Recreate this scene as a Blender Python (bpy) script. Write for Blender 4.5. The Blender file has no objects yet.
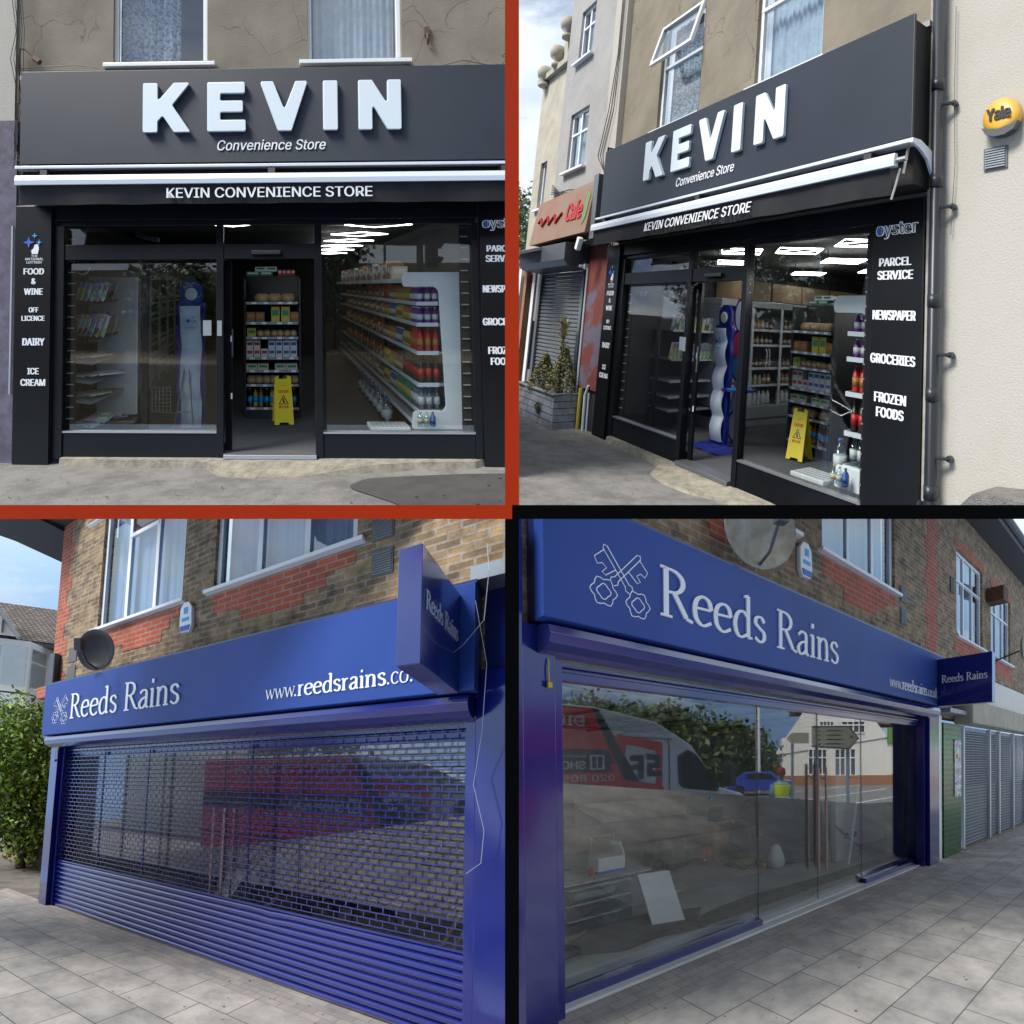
import bpy, bmesh, math, random, os
from mathutils import Vector, Matrix
random.seed(7)
R=math.radians
S=bpy.context.scene; COL=S.collection
# ---------------------------------------------------------------- camera, sky, sun, exposure
cam=bpy.data.cameras.new('camera'); camo=bpy.data.objects.new('camera',cam); COL.objects.link(camo)
cam.sensor_width=36; cam.sensor_fit='HORIZONTAL'; cam.lens=36*620/1024; cam.clip_start=.05; cam.clip_end=2000
camo.location=(0,0,0); camo.rotation_euler=(R(90),0,0); S.camera=camo
SUN_EL,SUN_AZ=54,247            # degrees; azimuth clockwise from +Y
wd=bpy.data.worlds.new('World'); S.world=wd; wd.use_nodes=True
nt=wd.node_tree; N=nt.nodes; L=nt.links; N.clear()
def nd(t,**k):
    n=N.new(t)
    for a,b in k.items(): setattr(n,a,b)
    return n
tc=nd('ShaderNodeTexCoord'); sp=nd('ShaderNodeSeparateXYZ'); L.new(tc.outputs['Generated'],sp.inputs[0])
ab=nd('ShaderNodeMath',operation='ABSOLUTE'); L.new(sp.outputs[2],ab.inputs[0])
ad=nd('ShaderNodeMath',operation='ADD'); L.new(ab.outputs[0],ad.inputs[0]); ad.inputs[1].default_value=.08
cb=nd('ShaderNodeCombineXYZ'); L.new(sp.outputs[0],cb.inputs[0]); L.new(sp.outputs[1],cb.inputs[1]); L.new(ad.outputs[0],cb.inputs[2])
sky=nd('ShaderNodeTexSky',sky_type='NISHITA',sun_disc=False,sun_elevation=R(SUN_EL),sun_rotation=R(SUN_AZ)); sky.dust_density=.6; sky.ozone_density=1.6
L.new(cb.outputs[0],sky.inputs[0])
no=nd('ShaderNodeTexNoise'); no.inputs['Scale'].default_value=4.5; no.inputs['Detail'].default_value=8; no.inputs['Roughness'].default_value=.58; no.inputs['Distortion'].default_value=.3
mp=nd('ShaderNodeMapping'); mp.inputs['Scale'].default_value=(1,1,2.2); mp.inputs['Location'].default_value=(.3,.1,.4); L.new(tc.outputs['Generated'],mp.inputs[0]); L.new(mp.outputs[0],no.inputs['Vector'])
# more cloud over the upper half of the view
mr=nd('ShaderNodeMapRange'); mr.inputs[1].default_value=-.06; mr.inputs[2].default_value=.12; mr.inputs[3].default_value=-.05; mr.inputs[4].default_value=.11
L.new(sp.outputs[2],mr.inputs[0])
a2=nd('ShaderNodeMath',operation='ADD'); L.new(no.outputs[0],a2.inputs[0]); L.new(mr.outputs[0],a2.inputs[1])
rp=nd('ShaderNodeValToRGB'); rp.color_ramp.elements[0].position=.45; rp.color_ramp.elements[0].color=(0,0,0,1); rp.color_ramp.elements[1].position=.62; rp.color_ramp.elements[1].color=(1,1,1,1)
L.new(a2.outputs[0],rp.inputs[0])
no2=nd('ShaderNodeTexNoise'); no2.inputs['Scale'].default_value=7; no2.inputs['Detail'].default_value=5; L.new(mp.outputs[0],no2.inputs['Vector'])
cr=nd('ShaderNodeValToRGB'); cr.color_ramp.elements[0].position=.3; cr.color_ramp.elements[0].color=(3.9,4.6,5.5,1); cr.color_ramp.elements[1].position=.7; cr.color_ramp.elements[1].color=(6.6,7.0,7.5,1)
L.new(no2.outputs[0],cr.inputs[0])
mx=nd('ShaderNodeMix',data_type='RGBA'); L.new(rp.outputs[0],mx.inputs[0]); L.new(sky.outputs[0],mx.inputs[6]); L.new(cr.outputs[0],mx.inputs[7])
bg=nd('ShaderNodeBackground'); bg.inputs[1].default_value=.10; L.new(mx.outputs[2],bg.inputs[0])
wo=nd('ShaderNodeOutputWorld'); L.new(bg.outputs[0],wo.inputs[0])
sl=bpy.data.lights.new('sun','SUN'); sl.energy=3.0; sl.angle=R(22); sl.color=(1,.95,.88)
so=bpy.data.objects.new('sun',sl); COL.objects.link(so)
_d=Vector((math.sin(R(SUN_AZ))*math.cos(R(SUN_EL)),math.cos(R(SUN_AZ))*math.cos(R(SUN_EL)),math.sin(R(SUN_EL))))
so.rotation_euler=_d.to_track_quat('Z','Y').to_euler()
S.view_settings.view_transform='Standard'; S.view_settings.look='None'; S.view_settings.gamma=1; S.view_settings.use_curve_mapping=False
S.view_settings.exposure=.74
S.render.engine='CYCLES'; c=S.cycles
c.max_bounces=8; c.transparent_max_bounces=16; c.diffuse_bounces=3; c.glossy_bounces=4; c.transmission_bounces=4; c.caustics_reflective=False; c.caustics_refractive=False
c.sample_clamp_indirect=4
try: c.use_denoising=True
except Exception: pass

# ---------------------------------------------------------------- materials
M={}
def mat(name,col,rough=.6,metal=0,var=0,scale=8,bump=0,bscale=None,spec=None,col2=None,coat=0,emit=0,detail=6,ramp=(.35,.65),nr=.6):
    m=bpy.data.materials.new(name); m.use_nodes=True; n=m.node_tree.nodes; l=m.node_tree.links; b=n['Principled BSDF']
    b.inputs['Base Color'].default_value=(*col,1); b.inputs['Roughness'].default_value=rough; b.inputs['Metallic'].default_value=metal
    if spec is not None: b.inputs['Specular IOR Level'].default_value=spec
    if coat: b.inputs['Coat Weight'].default_value=coat; b.inputs['Coat Roughness'].default_value=.12
    if emit: b.inputs['Emission Color'].default_value=(*col,1); b.inputs['Emission Strength'].default_value=emit
    t=n.new('ShaderNodeTexCoord')
    if var or col2:
        no=n.new('ShaderNodeTexNoise'); no.inputs['Scale'].default_value=scale; no.inputs['Detail'].default_value=detail; no.inputs['Roughness'].default_value=nr
        l.new(t.outputs['Object'],no.inputs['Vector'])
        r=n.new('ShaderNodeValToRGB'); e=r.color_ramp.elements; e[0].position=ramp[0]; e[1].position=ramp[1]
        c2=col2 or tuple(max(0,x*(1-var)) for x in col); c1=col if col2 else tuple(min(1,x*(1+var)) for x in col)
        e[0].color=(*c2,1); e[1].color=(*c1,1); l.new(no.outputs[0],r.inputs[0]); l.new(r.outputs[0],b.inputs['Base Color'])
        m['_c']='x'
    if bump:
        nb=n.new('ShaderNodeTexNoise'); nb.inputs['Scale'].default_value=bscale or scale*6; nb.inputs['Detail'].default_value=6; l.new(t.outputs['Object'],nb.inputs['Vector'])
        bp=n.new('ShaderNodeBump'); bp.inputs['Strength'].default_value=bump; bp.inputs['Distance'].default_value=.02; l.new(nb.outputs[0],bp.inputs['Height']); l.new(bp.outputs[0],b.inputs['Normal'])
    M[name]=m; return m
def glass(name,tint,k,haze=0,rough=0.0):
    m=bpy.data.materials.new(name); m.use_nodes=True; n=m.node_tree.nodes; l=m.node_tree.links; n.clear()
    o=n.new('ShaderNodeOutputMaterial'); tr=n.new('ShaderNodeBsdfTransparent'); tr.inputs[0].default_value=(*tint,1)
    gl=n.new('ShaderNodeBsdfGlossy'); gl.inputs['Roughness'].default_value=rough; gl.inputs['Color'].default_value=(1,1,1,1)
    fr=n.new('ShaderNodeLayerWeight'); fr.inputs['Blend'].default_value=.5
    pw=n.new('ShaderNodeMath'); pw.operation='POWER'; pw.inputs[1].default_value=5; l.new(fr.outputs['Facing'],pw.inputs[0])
    mu=n.new('ShaderNodeMath'); mu.operation='MULTIPLY_ADD'; mu.use_clamp=True; mu.inputs[1].default_value=1-k; mu.inputs[2].default_value=k; l.new(pw.outputs[0],mu.inputs[0])
    mi=n.new('ShaderNodeMixShader'); l.new(mu.outputs[0],mi.inputs[0]); l.new(tr.outputs[0],mi.inputs[1]); l.new(gl.outputs[0],mi.inputs[2])
    last=mi
    if haze:   # dust film on the pane
        df=n.new('ShaderNodeBsdfDiffuse'); df.inputs[0].default_value=(.6,.6,.58,1)
        t=n.new('ShaderNodeTexCoord'); no=n.new('ShaderNodeTexNoise'); no.inputs['Scale'].default_value=1.3; no.inputs['Detail'].default_value=8; l.new(t.outputs['Object'],no.inputs['Vector'])
        mm=n.new('ShaderNodeMapRange'); mm.inputs[1].default_value=.45; mm.inputs[2].default_value=.75; mm.inputs[3].default_value=0; mm.inputs[4].default_value=haze; l.new(no.outputs[0],mm.inputs[0])
        m2=n.new('ShaderNodeMixShader'); l.new(mm.outputs[0],m2.inputs[0]); l.new(mi.outputs[0],m2.inputs[1]); l.new(df.outputs[0],m2.inputs[2]); last=m2
    l.new(last.outputs[0],o.inputs[0]); M[name]=m; return m
def brick(name,c1,c2,mortar,bw=.225,rh=.075,ms=.011,dark=.5,off=.5,bump=.5,bias=0,rough=.85,nscale=3.0,rot=0,loc=(0,0,0)):
    m=bpy.data.materials.new(name); m.use_nodes=True; n=m.node_tree.nodes; l=m.node_tree.links; b=n['Principled BSDF']
    uv=n.new('ShaderNodeUVMap'); uv.uv_map='UVMap'; mp=n.new('ShaderNodeMapping'); mp.inputs['Rotation'].default_value=(0,0,rot); mp.inputs['Location'].default_value=loc; l.new(uv.outputs[0],mp.inputs[0])
    br=n.new('ShaderNodeTexBrick'); br.offset=off; br.inputs['Scale'].default_value=1; br.inputs['Brick Width'].default_value=bw; br.inputs['Row Height'].default_value=rh; br.inputs['Mortar Size'].default_value=ms; br.inputs['Mortar Smooth'].default_value=.2; br.inputs['Bias'].default_value=bias
    br.inputs['Color1'].default_value=(*c1,1); br.inputs['Color2'].default_value=(*c2,1); br.inputs['Mortar'].default_value=(*mortar,1); l.new(mp.outputs[0],br.inputs['Vector'])
    no=n.new('ShaderNodeTexNoise'); no.inputs['Scale'].default_value=nscale; no.inputs['Detail'].default_value=8; no.inputs['Roughness'].default_value=.7; l.new(mp.outputs[0],no.inputs['Vector'])
    r=n.new('ShaderNodeValToRGB'); r.color_ramp.elements[0].position=.36; r.color_ramp.elements[1].position=.62; r.color_ramp.elements[0].color=(dark,dark,dark,1); r.color_ramp.elements[1].color=(1.12,1.1,1.08,1); l.new(no.outputs[0],r.inputs[0])
    mu=n.new('ShaderNodeMix'); mu.data_type='RGBA'; mu.blend_type='MULTIPLY'; mu.inputs[0].default_value=1; l.new(br.outputs[0],mu.inputs[6]); l.new(r.outputs[0],mu.inputs[7]); l.new(mu.outputs[2],b.inputs['Base Color'])
    n3=n.new('ShaderNodeTexNoise'); n3.inputs['Scale'].default_value=60; l.new(mp.outputs[0],n3.inputs['Vector'])
    ma=n.new('ShaderNodeMath'); ma.operation='MULTIPLY_ADD'; ma.inputs[1].default_value=-1; l.new(br.outputs['Fac'],ma.inputs[0])
    ms2=n.new('ShaderNodeMath'); ms2.operation='MULTIPLY'; ms2.inputs[1].default_value=.35; l.new(n3.outputs[0],ms2.inputs[0]); l.new(ms2.outputs[0],ma.inputs[2])
    bp=n.new('ShaderNodeBump'); bp.inputs['Strength'].default_value=bump; bp.inputs['Distance'].default_value=.01; l.new(ma.outputs[0],bp.inputs['Height']); l.new(bp.outputs[0],b.inputs['Normal'])
    b.inputs['Roughness'].default_value=rough; M[name]=m; return m
def cracked(name,col,col2,line):
    m=mat(name,col,.9,0,0,1.6,.25,60,col2=col2,ramp=(.3,.7)); n=m.node_tree.nodes; l=m.node_tree.links; b=n['Principled BSDF']
    t=n.new('ShaderNodeTexCoord'); no=n.new('ShaderNodeTexNoise'); no.inputs['Scale'].default_value=2.3; no.inputs['Detail'].default_value=5; l.new(t.outputs['Object'],no.inputs['Vector'])
    va=n.new('ShaderNodeMix'); va.data_type='RGBA'; va.inputs[0].default_value=.32; l.new(t.outputs['Object'],va.inputs[6]); l.new(no.outputs[1],va.inputs[7])
    v=n.new('ShaderNodeTexVoronoi'); v.feature='DISTANCE_TO_EDGE'; v.inputs['Scale'].default_value=2.1; l.new(va.outputs[2],v.inputs['Vector'])
    r=n.new('ShaderNodeMapRange'); r.inputs[1].default_value=.002; r.inputs[2].default_value=.011; r.inputs[3].default_value=.75; r.inputs[4].default_value=0; l.new(v.outputs[0],r.inputs[0])
    n2=n.new('ShaderNodeTexNoise'); n2.inputs['Scale'].default_value=1.1; l.new(t.outputs['Object'],n2.inputs['Vector'])
    r2=n.new('ShaderNodeMapRange'); r2.inputs[1].default_value=.44; r2.inputs[2].default_value=.56; l.new(n2.outputs[0],r2.inputs[0])
    mm=n.new('ShaderNodeMath'); mm.operation='MULTIPLY'; l.new(r.outputs[0],mm.inputs[0]); l.new(r2.outputs[0],mm.inputs[1])
    src=b.inputs['Base Color'].links[0].from_socket; mx=n.new('ShaderNodeMix'); mx.data_type='RGBA'; l.new(mm.outputs[0],mx.inputs[0]); l.new(src,mx.inputs[6]); mx.inputs[7].default_value=(*line,1); l.new(mx.outputs[2],b.inputs['Base Color'])
    return m
def mag(name,seed):   # a printed cover: irregular coloured blocks
    m=bpy.data.materials.new(name); m.use_nodes=True; n=m.node_tree.nodes; l=m.node_tree.links; b=n['Principled BSDF']
    uv=n.new('ShaderNodeUVMap'); mp=n.new('ShaderNodeMapping'); mp.inputs['Location'].default_value=(seed*3.1,seed*1.7,0); mp.inputs['Scale'].default_value=(6,8,1); l.new(uv.outputs[0],mp.inputs[0])
    v=n.new('ShaderNodeTexVoronoi'); v.distance='CHEBYCHEV'; v.inputs['Scale'].default_value=1.6; l.new(mp.outputs[0],v.inputs['Vector'])
    h=n.new('ShaderNodeHueSaturation'); h.inputs['Saturation'].default_value=.75; h.inputs['Value'].default_value=.95; l.new(v.outputs['Color'],h.inputs['Color']); l.new(h.outputs[0],b.inputs['Base Color']); b.inputs['Roughness'].default_value=.4; M[name]=m; return m

mat('black_alu',(.008,.009,.012),.30,var=.2,scale=2,spec=.22)
mat('black_panel',(.006,.007,.009),.28,var=.25,scale=1.2,spec=.25)
mat('fascia_grey',(.024,.032,.046),.42,var=.10,scale=.9,spec=.25)
mat('shadow_gap',(.006,.006,.007),.8)
mat('white_acrylic',(.64,.73,.78),.4)
mat('white_vinyl',(.78,.80,.82),.5)
mat('white_paint',(.80,.82,.82),.4,var=.04,scale=3)
mat('white_upvc',(.76,.78,.80),.3)
mat('white_awning_bar',(.62,.68,.76),.3)
mat('valance_cloth',(.010,.011,.015),.85,var=.3,scale=5)
cracked('render_brown',(.26,.225,.17),(.165,.145,.11),(.05,.045,.04))
cracked('render_grey',(.36,.355,.345),(.29,.285,.28),(.25,.24,.22))
mat('render_cream',(.44,.42,.37),.9,var=.0,scale=1.5,bump=.35,bscale=70,col2=(.42,.395,.34),ramp=(.3,.55))
mat('cream_paint',(.40,.37,.30),.85,var=.12,scale=3,bump=.2)
mat('stone_ledge',(.33,.32,.30),.85,var=.2,scale=6)
mat('asphalt',(.25,.24,.225),.95,col2=(.15,.143,.134),scale=2.2,bump=1,bscale=90,detail=14,ramp=(.40,.58),nr=.78)
mat('concrete_apron',(.38,.345,.27),.9,col2=(.17,.155,.13),scale=7,nr=.78,bump=.8,bscale=90,detail=9,ramp=(.35,.6))
mat('damp_asphalt',(.055,.053,.05),.8,var=.2,scale=4,bump=.4,bscale=150)
mat('carpet',(.075,.08,.09),.98,var=.35,scale=70,bump=.4,bscale=300)
mat('shop_wall',(.05,.05,.055),.8,var=.1)
mat('shop_ceiling',(.045,.047,.05),.8)
mat('dark_shelf',(.02,.021,.023),.45)
mat('shelf_grey',(.30,.33,.37),.4)
mat('strip_white',(.62,.67,.72),.4)
mat('fridge_grey',(.34,.37,.40),.35,metal=.3)
mat('wood_box',(.26,.19,.11),.8,var=.15,scale=4)
mat('led',(1,.98,.94),.5,emit=13)
glass('shop_glass',(.93,.95,.95),.055)
glass('win_glass',(.80,.85,.88),.16)
glass('bottle_clear',(.72,.86,.90),.10,rough=.1)
mat('lace',(.36,.45,.52),.9,col2=(.07,.10,.13),scale=26,ramp=(.44,.52))
mat('net_curtain',(.42,.52,.60),.9,var=.12,scale=9)
mat('blue_curtain',(.30,.40,.62),.9,var=.1,scale=2)
mat('red_curtain',(.10,.01,.02),.9,var=.3,scale=12)
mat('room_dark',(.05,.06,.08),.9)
mat('sign_yellow',(.78,.62,.015),.45)
mat('print_red',(.55,.03,.01),.5); mat('print_black',(.01,.01,.01),.5)
mat('blue_print',(.02,.10,.55),.45); mat('cyan_print',(.02,.35,.72),.45); mat('pink_print',(.7,.05,.2),.45)
mat('lottery_blue',(.012,.03,.26),.35); mat('lottery_white',(.62,.68,.82),.4)
mat('mat_blue',(.01,.025,.30),.9,var=.2,scale=20)
mat('pipe_black',(.018,.022,.03),.38)
mat('alarm_yellow',(.72,.40,.05),.4); mat('vent_grey',(.12,.12,.12),.7)
mat('wire',(.03,.03,.032),.6); mat('rust',(.10,.05,.03),.8,var=.3); mat('steel',(.45,.46,.48),.35,metal=.9)
mat('planter',(.34,.37,.40),.85,col2=(.20,.215,.235),scale=5,bump=.3,ramp=(.4,.6))
mat('shutter_grey',(.16,.18,.20),.45,metal=.3,var=.1,scale=2)
mat('slate_box',(.06,.07,.08),.45); mat('red_pillar',(.17,.035,.028),.7,col2=(.12,.11,.16),scale=1.6,ramp=(.42,.5))
mat('cafe_orange',(.26,.11,.065),.55,col2=(.24,.17,.12),scale=2.2); mat('cafe_red',(.42,.015,.015),.5); mat('leaf_print',(.12,.25,.08),.6)
mat('pipe_yellow',(.45,.36,.03),.6)
mat('leaf_a',(.055,.085,.022),.6,var=.4,scale=3); mat('leaf_b',(.09,.13,.03),.6,var=.4,scale=3); mat('leaf_bright',(.17,.30,.03),.55,var=.45,scale=1.2); mat('bark',(.10,.07,.045),.9,var=.3)
mat('leaf_olive',(.30,.27,.12),.7,var=.35,scale=6)
# blue shops
mat('blue_fascia',(.022,.058,.255),.5,var=.10,scale=.7,spec=.3)
mat('blue_frame',(.008,.014,.155),.2,var=.08,scale=1,coat=.9)
mat('blue_dark',(.010,.018,.11),.3,coat=.3)
mat('letter_silver',(.74,.77,.80),.35); mat('letter_dim',(.36,.42,.56),.35)
brick('brick_stock',(.37,.245,.12),(.16,.105,.065),(.33,.29,.23),dark=.42,bias=-.1,ms=.013,nscale=5)
brick('brick_red',(.46,.10,.05),(.36,.075,.04),(.33,.22,.17),dark=.75)
brick('paving_slab',(.47,.45,.425),(.36,.355,.345),(.13,.125,.12),bw=.66,rh=.44,ms=.006,dark=.66,bump=.35,nscale=2.4)
brick('paving_block',(.42,.39,.36),(.32,.31,.30),(.22,.21,.20),bw=.22,rh=.11,ms=.004,dark=.8,bump=.25)
brick('green_tile',(.010,.15,.02),(.006,.10,.014),(.002,.02,.004),bw=.42,rh=.10,ms=.012,off=0,dark=.6,rough=.15,bump=.6)
brick('roof_tile',(.13,.105,.09),(.22,.19,.16),(.03,.025,.022),bw=.16,rh=.14,ms=.022,dark=.6,bump=1)
mat('concrete_floor',(.74,.74,.72),.7,col2=(.54,.535,.52),scale=1.0,bump=.15,bscale=20,detail=10,ramp=(.35,.65))
mat('floor_stain',(.19,.16,.14),.8,col2=(.26,.25,.24),scale=5)
mat('plaster',(.78,.77,.74),.9,var=.12,scale=1.5); mat('plaster_tan',(.34,.28,.20),.9,var=.12,scale=2); mat('ceiling_grey',(.55,.53,.49),.9,var=.1)
glass('reeds_glass',(.95,.97,.96),.125,haze=.015)
mat('wood_oak',(.34,.20,.09),.6,var=.15,scale=6); mat('timber',(.50,.40,.24),.8); mat('dark_plastic',(.015,.016,.018),.5); mat('bag_grey',(.4,.4,.4),.7,var=.2)
mat('pink_steel',(.50,.36,.34),.3,metal=.6)
mat('van_grey',(.75,.76,.77),.3,coat=.5); mat('van_red',(.85,.015,.02),.35,coat=.4); mat('van_dark',(.03,.03,.035),.4); mat('tyre',(.015,.015,.015),.8)
mat('hi_vis',(.62,.75,.02),.7); mat('skin',(.30,.17,.11),.6); mat('cap_red',(.25,.01,.02),.7); mat('trousers',(.03,.032,.04),.85); mat('shirt_blue',(.15,.32,.5),.8); mat('hair_dark',(.015,.012,.01),.8)
mat('sign_cream',(.62,.56,.36),.5); mat('pub_white',(.70,.69,.66),.8,var=.05); mat('pub_roof',(.14,.07,.045),.9,var=.2); mat('band_green',(.10,.27,.05),.6)
mat('road',(.17,.165,.16),.9,var=.1,scale=2,bump=.2); mat('road_line',(.6,.6,.57),.8); mat('car_blue',(.02,.05,.35),.3,coat=.5); mat('fence_brown',(.30,.15,.08),.85,var=.2)
mat('ladder_yellow',(.55,.30,.03),.5); mat('tool_orange',(.5,.10,.02),.5); mat('tool_red',(.45,.02,.02),.5)
mat('dish_black',(.02,.02,.022),.5,var=.3,scale=5); mat('dish_grey',(.33,.34,.30),.7,col2=(.20,.18,.13),scale=4)
mat('partition_orange',(.38,.026,.003),.7,spec=.1); mat('partition_black',(.002,.002,.002),.8,spec=.02); mat('purple_paint',(.10,.09,.13),.8,var=.3); mat('partition_trim',(.45,.38,.36),.5)
for i in range(6): mag('magazine_%d'%i,i+1)

# ---------------------------------------------------------------- sites: along the shopfront, up, into the shop
class Frame:
    def __init__(s,A,T,key): s.A=Matrix(A); s.T=Vector(T); s.key=key; s.n=0
    def w(s,p): return s.A@Vector(p)+s.T
    def sub(s,u,v,w,yaw=0,pitch=0,roll=0):
        Y=Matrix(((math.cos(yaw),0,math.sin(yaw)),(0,1,0),(-math.sin(yaw),0,math.cos(yaw))))
        X=Matrix(((1,0,0),(0,math.cos(pitch),-math.sin(pitch)),(0,math.sin(pitch),math.cos(pitch))))
        Z=Matrix(((math.cos(roll),-math.sin(roll),0),(math.sin(roll),math.cos(roll),0),(0,0,1)))
        return Frame(s.A@Y@X@Z,s.w((u,v,w)),s.key)
    def across(s,w0,far=1.0):   # the far side of the street: what stands opposite, facing the glass
        a=s.w((0,0,w0)); n=(s.A@Vector((1,0,0))).cross(s.A@Vector((0,1,0))).normalized()
        H=Matrix.Identity(3)
        for i in range(3):
            for j in range(3): H[i][j]-=2*n[i]*n[j]
        return Frame(H@s.A*far,H@(s.T*far-a)+a,0)
K1=Frame([[1.01341,-0.02744,-0.42763],[-0.03416,0.05685,1.12716],[-0.00813,1.02201,0.41158]],[-5.84196,7.37987,0.70867],1)
K2=Frame([[0.31532,0.11198,1.04903],[-0.8458,0.13767,0.73577],[-0.29159,1.04737,0.17914]],[1.40092,9.98009,1.36402],2)
B3=Frame([[1.12515,0.00603,0.19106],[-0.84111,0.10672,1.05461],[0.35495,0.95194,-0.52454]],[-7.92778,10.5712,-6.65938],3)
B4=Frame([[1.07847,-0.01092,-0.37597],[1.00677,-0.01048,0.903],[-0.40225,1.00424,-0.36971]],[0.10576,4.34798,-3.63897],4)

# ---------------------------------------------------------------- mesh builder
def tag(o,label=None,cat=None,group=None,kind=None):
    for k,v in (('label',label),('category',cat),('group',group),('kind',kind)):
        if v: o[k]=v
    return o
WP={}; FR={}
def thing(f,name,label,cat,at,group=None):
    o=bpy.data.objects.new(name,None); COL.objects.link(o); o.empty_display_size=.1
    p=f.w(at); o.location=p; WP[o.name]=p; FR[o.name]=f.key; tag(o,label,cat,group); return o
class MB:
    def __init__(s,f): s.f=f; s.v=[]; s.fc=[]; s.mi=[]; s.sm=[]; s.m=0; s.smooth=False
    def face(s,idx): s.fc.append(tuple(idx)); s.mi.append(s.m); s.sm.append(s.smooth)
    def add(s,vs,fs):
        b=len(s.v); s.v+= [tuple(x) for x in vs]
        for q in fs: s.face([b+i for i in q])
        return s
    def quad(s,a,b,c,d): return s.add([a,b,c,d],[(0,1,2,3)])
    def box(s,u0,u1,v0,v1,w0,w1):
        vs=[(u,v,w) for u in (u0,u1) for v in (v0,v1) for w in (w0,w1)]
        return s.add(vs,[(0,1,3,2),(4,6,7,5),(0,4,5,1),(2,3,7,6),(0,2,6,4),(1,5,7,3)])
    def prism(s,pts,w0,w1,plane='uv'):  # outline pts extruded along the third axis
        n=len(pts)
        def P(a,b,c): return (a,b,c) if plane=='uv' else ((c,b,a) if plane=='wv' else (a,c,b))
        vs=[P(a,b,w0) for a,b in pts]+[P(a,b,w1) for a,b in pts]
        fs=[tuple(range(n)),tuple(range(2*n-1,n-1,-1))]+[(i,i+n,(i+1)%n+n,(i+1)%n) for i in range(n)]
        return s.add(vs,fs)
    def tube(s,pts,r,n=8,cap=True):
        pts=[Vector(p) for p in pts]; rs=r if isinstance(r,(list,tuple)) else [r]*len(pts); vs=[]
        up=Vector((0,0,1)); 
        for i,p in enumerate(pts):
            t=(pts[min(i+1,len(pts)-1)]-pts[max(i-1,0)]).normalized()
            a=t.cross(Vector((.13,.27,.95)));  a=a if a.length>.2 else t.cross(Vector((1,0,0))); a.normalize(); b=t.cross(a)
            for k in range(n): th=2*math.pi*k/n; vs.append(p+rs[i]*(math.cos(th)*a+math.sin(th)*b))
        fs=[]
        for i in range(len(pts)-1):
            for k in range(n): fs.append((i*n+k,i*n+(k+1)%n,(i+1)*n+(k+1)%n,(i+1)*n+k))
        if cap: fs+= [tuple(range(n)),tuple((len(pts)-1)*n+k for k in range(n))]
        return s.add(vs,fs)
    def lathe(s,u,v,w,prof,n=12,axis='v'):  # prof: (radius, height)
        vs=[];fs=[]
        for r,h in prof:
            for k in range(n):
                th=2*math.pi*k/n; a,b=r*math.cos(th),r*math.sin(th)
                vs.append((u+a,v+h,w+b) if axis=='v' else ((u+a,v+b,w+h) if axis=='w' else (u+h,v+a,w+b)))
        for i in range(len(prof)-1):
            for k in range(n): fs.append((i*n+k,i*n+(k+1)%n,(i+1)*n+(k+1)%n,(i+1)*n+k))
        fs+= [tuple(range(n)),tuple((len(prof)-1)*n+k for k in range(n))]
        return s.add(vs,fs)
    def wall(s,u0,u1,v0,v1,w0,w1,holes=()):
        us=sorted({u0,u1,*[x for h in holes for x in h[:2] if u0<x<u1]}); vs=sorted({v0,v1,*[x for h in holes for x in h[2:] if v0<x<v1]})
        inh=lambda u,v: any(h[0]<u<h[1] and h[2]<v<h[3] for h in holes)
        for i in range(len(us)-1):
            for j in range(len(vs)-1):
                a,b,c_,d=us[i],us[i+1],vs[j],vs[j+1]; h=inh((a+b)/2,(c_+d)/2)
                if not h:
                    s.quad((a,c_,w0),(b,c_,w0),(b,d,w0),(a,d,w0)); s.quad((a,c_,w1),(b,c_,w1),(b,d,w1),(a,d,w1))
        for h in holes:
            a,b,c_,d=h
            s.quad((a,c_,w0),(a,c_,w1),(a,d,w1),(a,d,w0)); s.quad((b,c_,w0),(b,c_,w1),(b,d,w1),(b,d,w0)); s.quad((a,c_,w0),(b,c_,w0),(b,c_,w1),(a,c_,w1)); s.quad((a,d,w0),(b,d,w0),(b,d,w1),(a,d,w1))
        s.quad((u0,v0,w0),(u0,v0,w1),(u0,v1,w1),(u0,v1,w0)); s.quad((u1,v0,w0),(u1,v0,w1),(u1,v1,w1),(u1,v1,w0))
        s.quad((u0,v1,w0),(u1,v1,w0),(u1,v1,w1),(u0,v1,w1)); s.quad((u0,v0,w0),(u1,v0,w0),(u1,v0,w1),(u0,v0,w1)); return s
    def leaves(s,c,rad,n,size,seed=1,hole=.55,flat=1):
        rn=random.Random(seed); k=max(5,n//45)
        cl=[]
        while len(cl)<k:
            p=Vector((rn.uniform(-1,1),rn.uniform(-1,1),rn.uniform(-1,1)))
            if hole*.75<p.length<1: cl.append(p)
        for i in range(n):
            q=rn.choice(cl); g=Vector((rn.gauss(0,.16),rn.gauss(0,.16),rn.gauss(0,.16)))+q
            p=Vector((c[0]+g.x*rad[0],c[1]+g.y*rad[1],c[2]+g.z*rad[2])); a=Vector((rn.uniform(-1,1),rn.uniform(-1,1),rn.uniform(-1,1))).normalized(); b=a.cross(Vector((rn.uniform(-1,1),rn.uniform(-1,1),rn.uniform(-1,1)))).normalized()
            z=size*rn.uniform(.6,1.3); s.m=rn.choice((0,0,1)) if s.two else 0
            s.add([p-a*z,p+b*z*.45,p+a*z,p-b*z*.45],[(0,1,2,3)])
        return s
    two=False
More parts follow.
